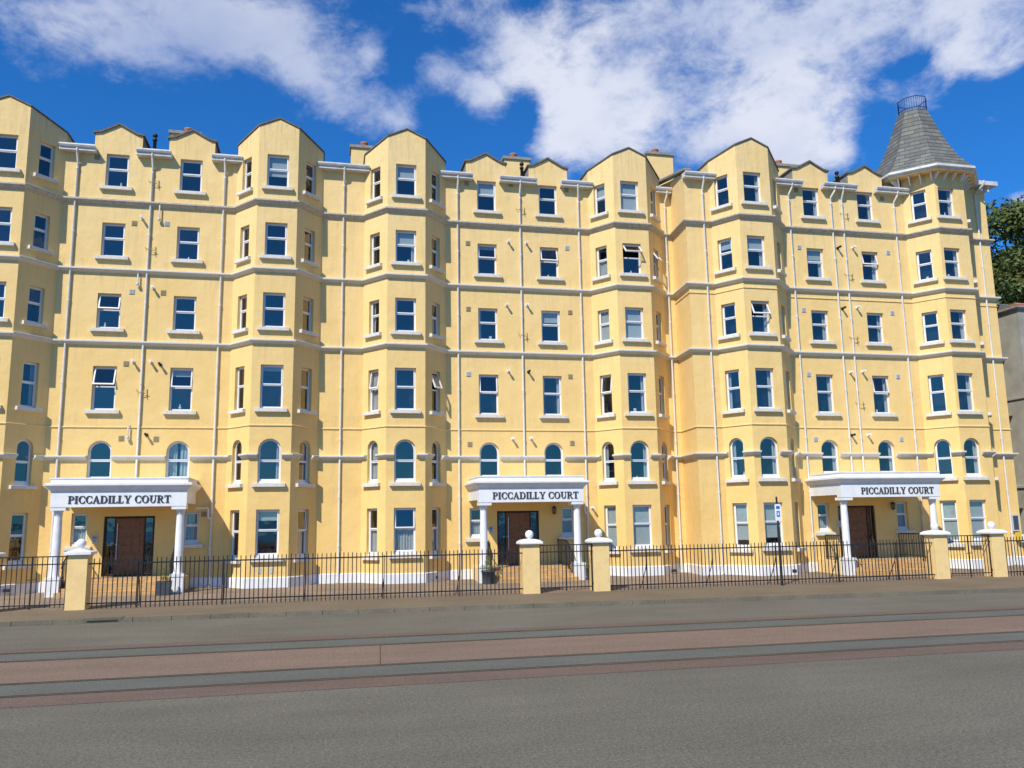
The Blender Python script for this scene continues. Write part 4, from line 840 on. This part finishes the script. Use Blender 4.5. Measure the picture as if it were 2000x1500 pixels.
pts = [(TC[0] + R0*math.cos(a), TC[1] + R0*math.sin(a)) for a in ang]
for z, r in ((20.26, .018), (19.76, .016)): mb.tube([(x, y, z) for x, y in pts], r, 6)
for i in range(8):
    for j in range(5):
        x = pts[i][0] + (pts[i+1][0] - pts[i][0])*j/5; y = pts[i][1] + (pts[i+1][1] - pts[i][1])*j/5; mb.tube([(x, y, 19.66), (x, y, 20.27)], .009 if j else .014, 5)
mb.build('cresting_rail', M['railblue'], br)
# eaves beyond the turret
mb = MB(); mb.box(26.62, 28.02, WR - .34, WR + .3, 16.16, 16.22); mb.box(26.62, 28.05, WR - .40, WR - .341, 16.16, 16.34); mb.box(28.0, 28.05, WR - .34, WR + 6, 16.165, 16.335); mb.build('gutter', M['gutter'], br)
mb = MB(); mb.box(27.68, 28.0, WR + .31, WR + 6, 16.17, 16.23)
for x in (27.3, 27.62): mb.box(x, x + .06, WR - .28, WR - .002, 15.92, 16.158)
mb.build('soffit', M['white'], br)
mb = MB(); mb.box(13.9, 27.6, 45.9, 46, .1, 15.8); mb.build('rear_wall', M['wall2'], br)

# ================================================================== neighbour, trees
nb = root('house', (30.0, 29.9, .15), label='grey cement rendered house with red ridge tiles at the far right edge', cat='building')
mb = MB()
mb.add([(29.25, 29.9, .1), (40, 29.9, .1), (40, 29.9, 11.05), (29.25, 29.9, 11.05), (29.25, 38, .1), (29.25, 38, 11.05), (40, 38, .1), (40, 38, 11.05)], [(0, 1, 2, 3), (4, 0, 3, 5), (1, 6, 7, 2), (3, 2, 7, 5)]); mb.build('wall', M['cement'], nb)
mb = MB(); sweep(mb, [(0, 10.98), (.10, 11.0), (.14, 11.06), (.14, 11.14), (0, 11.16)], [(29.25, 38), (29.25, 29.9), (40, 29.9)]); mb.build('parapet_coping', M['capstone'], nb)
mb = MB(); sweep(mb, [(0, 7.1), (.06, 7.12), (.06, 7.2), (0, 7.22)], [(29.25, 38), (29.25, 29.9), (40, 29.9)]); sweep(mb, [(0, 3.30), (.07, 3.32), (.07, 3.42), (0, 3.44)], [(29.25, 38), (29.25, 29.9), (40, 29.9)]); mb.build('string_course', M['cement'], nb)
mb = MB(); mb.add([(29.3, 29.95, 11.16), (40, 29.95, 11.16), (40, 34, 12.4), (29.3, 34, 12.4), (40, 38, 11.16), (29.3, 38, 11.16)], [(0, 1, 2, 3), (3, 2, 4, 5), (0, 3, 5)]); mb.build('roof', M['slate'], nb)
mb = MB()
for i in range(16): mb.tube([(29.32 + i*.30, 30.1, 11.24 + random.uniform(-.01, .02)), (29.60 + i*.30, 30.1, 11.24 + random.uniform(-.01, .02))], .09, 8)
for i in range(8): mb.tube([(29.38, 30.2 + i*.3, 11.22), (29.38, 30.48 + i*.3, 11.23)], .085, 8)
mb.build('ridge_tiles', M['terracotta'], nb)

def leaves(mb, cl, per, size, seed):
    rnd = random.Random(seed)
    for (cx, cy, cz, r) in cl:
        for i in range(int(per * r * r)):
            while True:
                a = Vector((rnd.uniform(-1, 1), rnd.uniform(-1, 1), rnd.uniform(-1, 1)))
                if .25 < a.length < 1: break
            a *= (.72 + .28 * a.length) / 1.0
            c = Vector((cx, cy, cz)) + Vector((a.x, a.y, a.z * .82)) * r
            n = (a.normalized() + Vector((rnd.uniform(-.8, .8), rnd.uniform(-.8, .8), rnd.uniform(-.3, 1.0)))).normalized()
            t = n.cross(Vector((rnd.uniform(-1, 1), rnd.uniform(-1, 1), rnd.uniform(-1, 1)))).normalized(); b = n.cross(t); s = size * rnd.uniform(.6, 1.3)
            mb.add([c - t*s, c - b*s*.45, c + t*s, c + b*s*.45], [(0, 1, 2, 3)])
def tree(x, y, z0, h, rc, label, seed, group='trees on the slope behind'):
    rnd = random.Random(seed); o = root('tree', (x, y, z0), label=label, cat='tree', group=group)
    tr = MB(); tr.tube([(x, y, z0), (x + .2, y, z0 + h*.3), (x - .1, y + .2, z0 + h*.6), (x, y, z0 + h*.9)], .38, 10, 0, .06)
    cl = [(x, y, z0 + h*.72, rc*.62)]
    for i in range(44):
        a = rnd.uniform(0, 6.283); e = rnd.uniform(-.75, 1.0); rr = rc * rnd.uniform(.55, .82)
        cl.append((x + rr*math.cos(a)*math.cos(e*.9), y + rr*math.sin(a)*math.cos(e*.9), z0 + h*.64 + h*.33*math.sin(e), rc*rnd.uniform(.20, .36)))
    for c in cl[1:18]: tr.tube([(x, y, z0 + h*.35), ((x + c[0])/2, (y + c[1])/2, (z0 + h*.4 + c[2])/2 + .2), c[:3]], .13, 6, 0, .03)
    tr.build('trunk', M['bark'], o); lf = MB(); leaves(lf, cl, 340, .16, seed); lf.build('crown', M['leaf'], o)
tree(42.6, 43.0, 2, 20.3, 5.0, 'tall dark green tree rising directly behind the right end wall', 3)
tree(48.2, 46.0, 2, 19.6, 5.4, 'broad green tree farther back at the right edge, above the grey house', 5)
tree(39.4, 41.2, 1, 14.0, 3.6, 'lower olive green tree just over the roof of the grey house', 8)
mb = MB(); mb.add([(34, 46, 0), (110, 46, 0), (110, 60, 16), (34, 60, 14), (34, 90, 18), (110, 90, 22)], [(0, 1, 2, 3), (3, 2, 5, 4)]); tag(mb.build('hill', M['earth']), 'dark slope behind the trees', None, None, 'structure')

# ================================================================== street furniture
def bar_mesh(h, r=.0145):
    mb = MB(); mb.tube([(0, 0, 0), (0, 0, h - .03)], r, 6); mb.tube([(0, 0, h - .03), (0, 0, h)], r, 6, 0, r*.4); me = bpy.data.meshes.new('bar'); me.from_pydata(mb.v, [], mb.f); me.polygons.foreach_set('use_smooth', mb.sm); me.materials.append(M['black']); me.update(); return me
BAR = bar_mesh(1.36); BARG = bar_mesh(1.36)
def fence(x0, x1, label, stays=True):
    zb = .15; cx = (x0 + x1) / 2; o = root('railings', (cx, FY, zb), label=label, cat='fence', group='black iron railings along the pavement')
    mb = MB(); mb.box(x0, x1, FY - .008, FY + .008, 1.315, 1.352); mb.build('top_rail', M['black'], o)
    mb = MB(); mb.box(x0, x1, FY - .008, FY + .008, .275, .312); mb.build('bottom_rail', M['black'], o)
    n = int(round((x1 - x0) / .1225)); bars = []
    for i in range(1, n):
        x = x0 + (x1 - x0) * i / n; bars.append(x)
    k = 0
    order = sorted(bars, key=lambda x: abs(x)); keep = set(order[:100]); rest = [x for x in bars if x not in keep]
    for x in bars:
        if x in keep:
            b = place('bar', BAR, o, True, (x, FY + random.uniform(-.004, .004), zb - .03 + random.uniform(-.012, .012))); b.rotation_euler = (random.uniform(-.006, .006), random.uniform(-.009, .009), 0)
    if rest:
        mb = MB()
        for x in rest: mb.tube([(x, FY, zb - .02), (x, FY, 1.48)], .0145, 6)
        q = mb.build('bar', M['black'], o); q['kind'] = 'stuff'
    x = x0 + 1.25
    while x < x1 - .5:
        mb = MB(); mb.box(x - .013, x + .013, FY + .010, FY + .038, zb - .04, 1.38)
        mb.tube([(x, FY + .03, 1.05), (x + .01, FY + .16, .75), (x - .02, FY + .42, .30), (x - .05, FY + .5, .16)], .014, 6); mb.build('stay', M['black'], o); x += 2.2
    return o
def pillar(cx, label, domed=True):
    y = FY + .12; zb = .14; o = root('gate_pillar', (cx, y, zb), label=label, cat='pillar', group='yellow gate pillars with white ball finials'); h = .25
    mb = MB(); b = .006; mb.prismz([(cx - h + b, y - h), (cx + h - b, y - h), (cx + h, y - h + b), (cx + h, y + h - b), (cx + h - b, y + h), (cx - h + b, y + h), (cx - h, y + h - b), (cx - h, y - h + b)], zb - .05, 1.60); mb.build('shaft', M['wall2'], o)
    mb = MB(); e = h + .085
    if domed:
        prof = [(e - .015, 1.585), (e, 1.60), (e, 1.645), (e - .02, 1.67), (e*.72, 1.715), (e*.45, 1.735), (.08, 1.745)]
    else: prof = [(e, 1.585), (e, 1.655), (.07, 1.74)]
    R = []
    for r, z in prof: R.append([(cx - r, y - r, z), (cx + r, y - r, z), (cx + r, y + r, z), (cx - r, y + r, z)])
    for A_, B_ in zip(R, R[1:]): mb.add(A_ + B_, [(k, (k+1) % 4, (k+1) % 4 + 4, k + 4) for k in range(4)])
    mb.add(R[0], [(3, 2, 1, 0)]); mb.add(R[-1], [(0, 1, 2, 3)]); mb.build('cap', M['white'], o)
    mb = MB(); mb.lathe([(.06, 1.735), (.05, 1.765)], cx, y, 20); zc = 1.875; r = .125
    mb.lathe([(max(.0005, r*math.sin(math.pi*i/18)), zc - r*math.cos(math.pi*i/18)) for i in range(19)], cx, y, 28); mb.build('ball_finial', M['white'], o)
def gate(x0, x1, label):
    o = root('gate', (x0, FY, .18), label=label, cat='gate', group='black iron gates between yellow pillars'); mb = MB()
    a, b = x0 + .03, x1 - .03; m = (a + b) / 2
    for x in (a, b): mb.box(x - .018, x + .018, FY - .018, FY + .018, .17, 1.56)
    mb.box(m - .018, m - .001, FY - .015, FY + .015, .19, 1.555); mb.box(m + .001, m + .018, FY - .015, FY + .015, .19, 1.555)
    for z in (1.53, 1.33, .28): mb.box(a + .0181, b - .0181, FY - .010, FY + .010, z, z + .03)
    for z in (.36, 1.30): mb.box(x0 - .02, x0 + .03, FY - .03, FY + .03, z, z + .06); mb.box(x1 - .03, x1 + .02, FY - .03, FY + .03, z, z + .06)
    mb.tube([(m - .1, FY - .02, .95), (m + .12, FY - .02, .97)], .012, 6); mb.build('gate_frame', M['black'], o)
    n = 14
    for i in range(1, n):
        if i == n // 2: continue
        x = a + (b - a) * i / n; mb = MB(); mb.tube([(x, FY, .22), (x, FY, 1.545)], .0115, 6); mb.build('bar', M['black'], o)
pillar(-6.36, 'yellow gate pillar with flat pyramid cap at the left, before the left porch', False)
pillar(6.10, 'yellow gate pillar left of the gate before the middle porch'); pillar(8.29, 'yellow gate pillar right of the gate before the middle porch')
pillar(20.22, 'yellow gate pillar just right of the right porch steps'); pillar(22.47, 'rightmost yellow gate pillar, under the corner turret')
pillar(-8.62, 'yellow gate pillar beyond the left gate, cut off by the picture edge', False)
gate(-8.37, -6.61, 'black iron gate at the left edge, left of the flat capped pillar'); gate(6.35, 8.04, 'black iron gate before the middle porch'); gate(20.52, 22.22, 'black iron gate at the right, below the corner turret')
fence(-6.10, 5.85, 'black iron railings from the left pillar to the middle gate'); fence(8.54, 19.97, 'black iron railings from the middle gate to the right gate, behind the signpost'); fence(22.72, 30.0, 'short run of black iron railings beyond the rightmost pillar'); fence(-16, -8.87, 'black iron railings beyond the left edge pillar')
# sign post
o = root('sign_post', (14.17, FY - .28, .14), label='slim black post with a small white and blue parking sign, in front of the railings', cat='sign'); X, Y_ = 14.17, FY - .28
mb = MB(); mb.tube([(X, Y_, .1), (X, Y_, 1.95)], .042, 12); mb.tube([(X, Y_, 1.95), (X, Y_, 2.86)], .030, 12); mb.lathe([(.045, 1.93), (.045, 1.97), (.031, 2.0)], X, Y_, 12); mb.lathe([(.034, 2.86), (.034, 2.9), (.002, 2.93)], X, Y_, 12); mb.build('post', M['black'], o)
mb = MB(); r = .03; w, z0, z1 = .105, 2.16, 2.68; c = [(X - w, z0 + r), (X - w + r, z0), (X + w - r, z0), (X + w, z0 + r), (X + w, z1 - r), (X + w - r, z1), (X - w + r, z1), (X - w, z1 - r)]; mb.prism(c, Y_ - .05, Y_ - .036); sg = mb.build('sign_plate', M['signface'], o)
mb = MB(); mb.box(X - .065, X + .065, Y_ - .054, Y_ - .0502, 2.53, 2.62)
O_ = [(X - .055, 2.28), (X + .055, 2.28), (X + .055, 2.46), (X - .055, 2.46)]; I_ = [(X - .025, 2.33), (X + .025, 2.33), (X + .025, 2.42), (X - .025, 2.42)]; mb.ring(O_, I_, Y_ - .054, Y_ - .0502); mb.build('sign_symbol', M['signblue'], sg)
# notice board and dispenser on the end of the building
o = root('notice_board', (27.36, WR - .06, 1.88), label='dark notice board on the wall end at the right edge', cat='sign')
mb = MB(); mb.box(27.22, 27.52, WR - .10, WR - .05, 1.55, 2.2); mb.build('frame', M['plaque'], o); mb = MB(); mb.box(27.25, 27.49, WR - .106, WR - .1005, 1.60, 2.16); mb.build('board', M['boardface'], o)
o = root('dispenser', (27.45, WR - .1, 1.3), label='small yellow and white box on the wall below the dark notice board', cat='box')
mb = MB(); mb.box(27.32, 27.48, WR - .20, WR - .03, 1.18, 1.50); mb.build('body', M['yplastic'], o); mb = MB(); mb.box(27.485, 27.62, WR - .18, WR - .03, 1.10, 1.42); mb.build('holder', M['signface'], o)
# hand rails by the steps
def handrail(x, wy, label):
    o = root('handrail', (x, wy - 1.2, .66), label=label, cat='handrail', group='black iron handrails beside the porch steps'); zt = 1.56; mb = MB()
    top = [(x, wy - .05, zt), (x, wy - 1.30, zt), (x, wy - 1.95, zt - .36), (x, wy - 2.08, zt - .50)]; mb.tube(top, .022, 8); mb.tube([(x, wy - .05, .76), (x, wy - 1.30, .76), (x, wy - 1.95, .44)], .013, 6)
    mb.build('top_rail', M['black'], o)
    for i in range(14):
        y = wy - .10 - i*.14; k = max(0, (wy - 1.30 - y)) / .65; z1 = zt - .36*k; z0 = .66 if i < 9 else .66 - .11*(1 + (i - 9)//2); b = MB(); b.tube([(x, y, z0), (x, y, z1)], .012 if i not in (0, 8, 13) else .02, 6); b.build('baluster', M['black'], o)
for x, wy, lab in ((-7.86, WY, 'black handrail on the left of the left porch steps'), (-4.72, WY, 'black handrail on the right of the left porch steps'), (5.73, WY, 'black handrail on the left of the middle porch steps'), (8.62, WY, 'black handrail on the right of the middle porch steps'), (18.72, WR, 'black handrail on the left of the right porch steps'), (21.92, WR, 'black handrail on the right of the right porch steps')): handrail(x, wy, lab)
# planters
def planter(x, y, kind, label, h=.42, r=.22):
    z = .19; o = root('planter', (x, y, z), label=label, cat='planter', group='dark planters by the porches'); mb = MB()
    if kind == 'round': mb.lathe([(r*.82, z), (r, z + h - .05), (r + .02, z + h - .045), (r + .02, z + h), (r - .03, z + h), (r - .03, z + h - .05)], x, y, 24)
    else:
        R = [[(x + s*q, y + t*q, zz) for s, t in ((-1, -1), (1, -1), (1, 1), (-1, 1))] for q, zz in ((r*.86, z), (r, z + h), (r - .03, z + h), (r - .035, z + h - .05))]
        for A_, B_ in zip(R, R[1:]): mb.add(A_ + B_, [(k, (k+1) % 4, (k+1) % 4 + 4, k + 4) for k in range(4)])
        mb.add(R[0], [(3, 2, 1, 0)])
    mb.build('pot', M['planter'], o); mb = MB(); mb.lathe([(r - .03, z + h - .05), (.001, z + h - .04)], x, y, 16); mb.build('soil', M['pot_soil'], o)
    lf = MB()
    if kind == 'round': leaves(lf, [(x, y, z + h + .12, .21), (x + .02, y, z + h + .28, .15), (x, y, z + h + .42, .09)], 9000, .022, int(x*7) + 90)
    else: leaves(lf, [(x - .03, y, z + h + .10, .12), (x - .03, y, z + h + .26, .10), (x + .09, y, z + h + .08, .09), (x - .04, y, z + h + .38, .06)], 12000, .02, int(x*7) + 90)
    lf.build('shrub', M['shrub'], o)
planter(-4.79, 28.55, 'square', 'square slate grey planter with a small golden conifer, right of the left porch steps', .42, .21)
planter(5.52, 28.75, 'round', 'round dark grey tub with a bright green bush, left of the middle porch steps', .44, .22)
planter(9.25, 28.9, 'round', 'dark tub with a green shrub, right of the middle porch column', .44, .20)
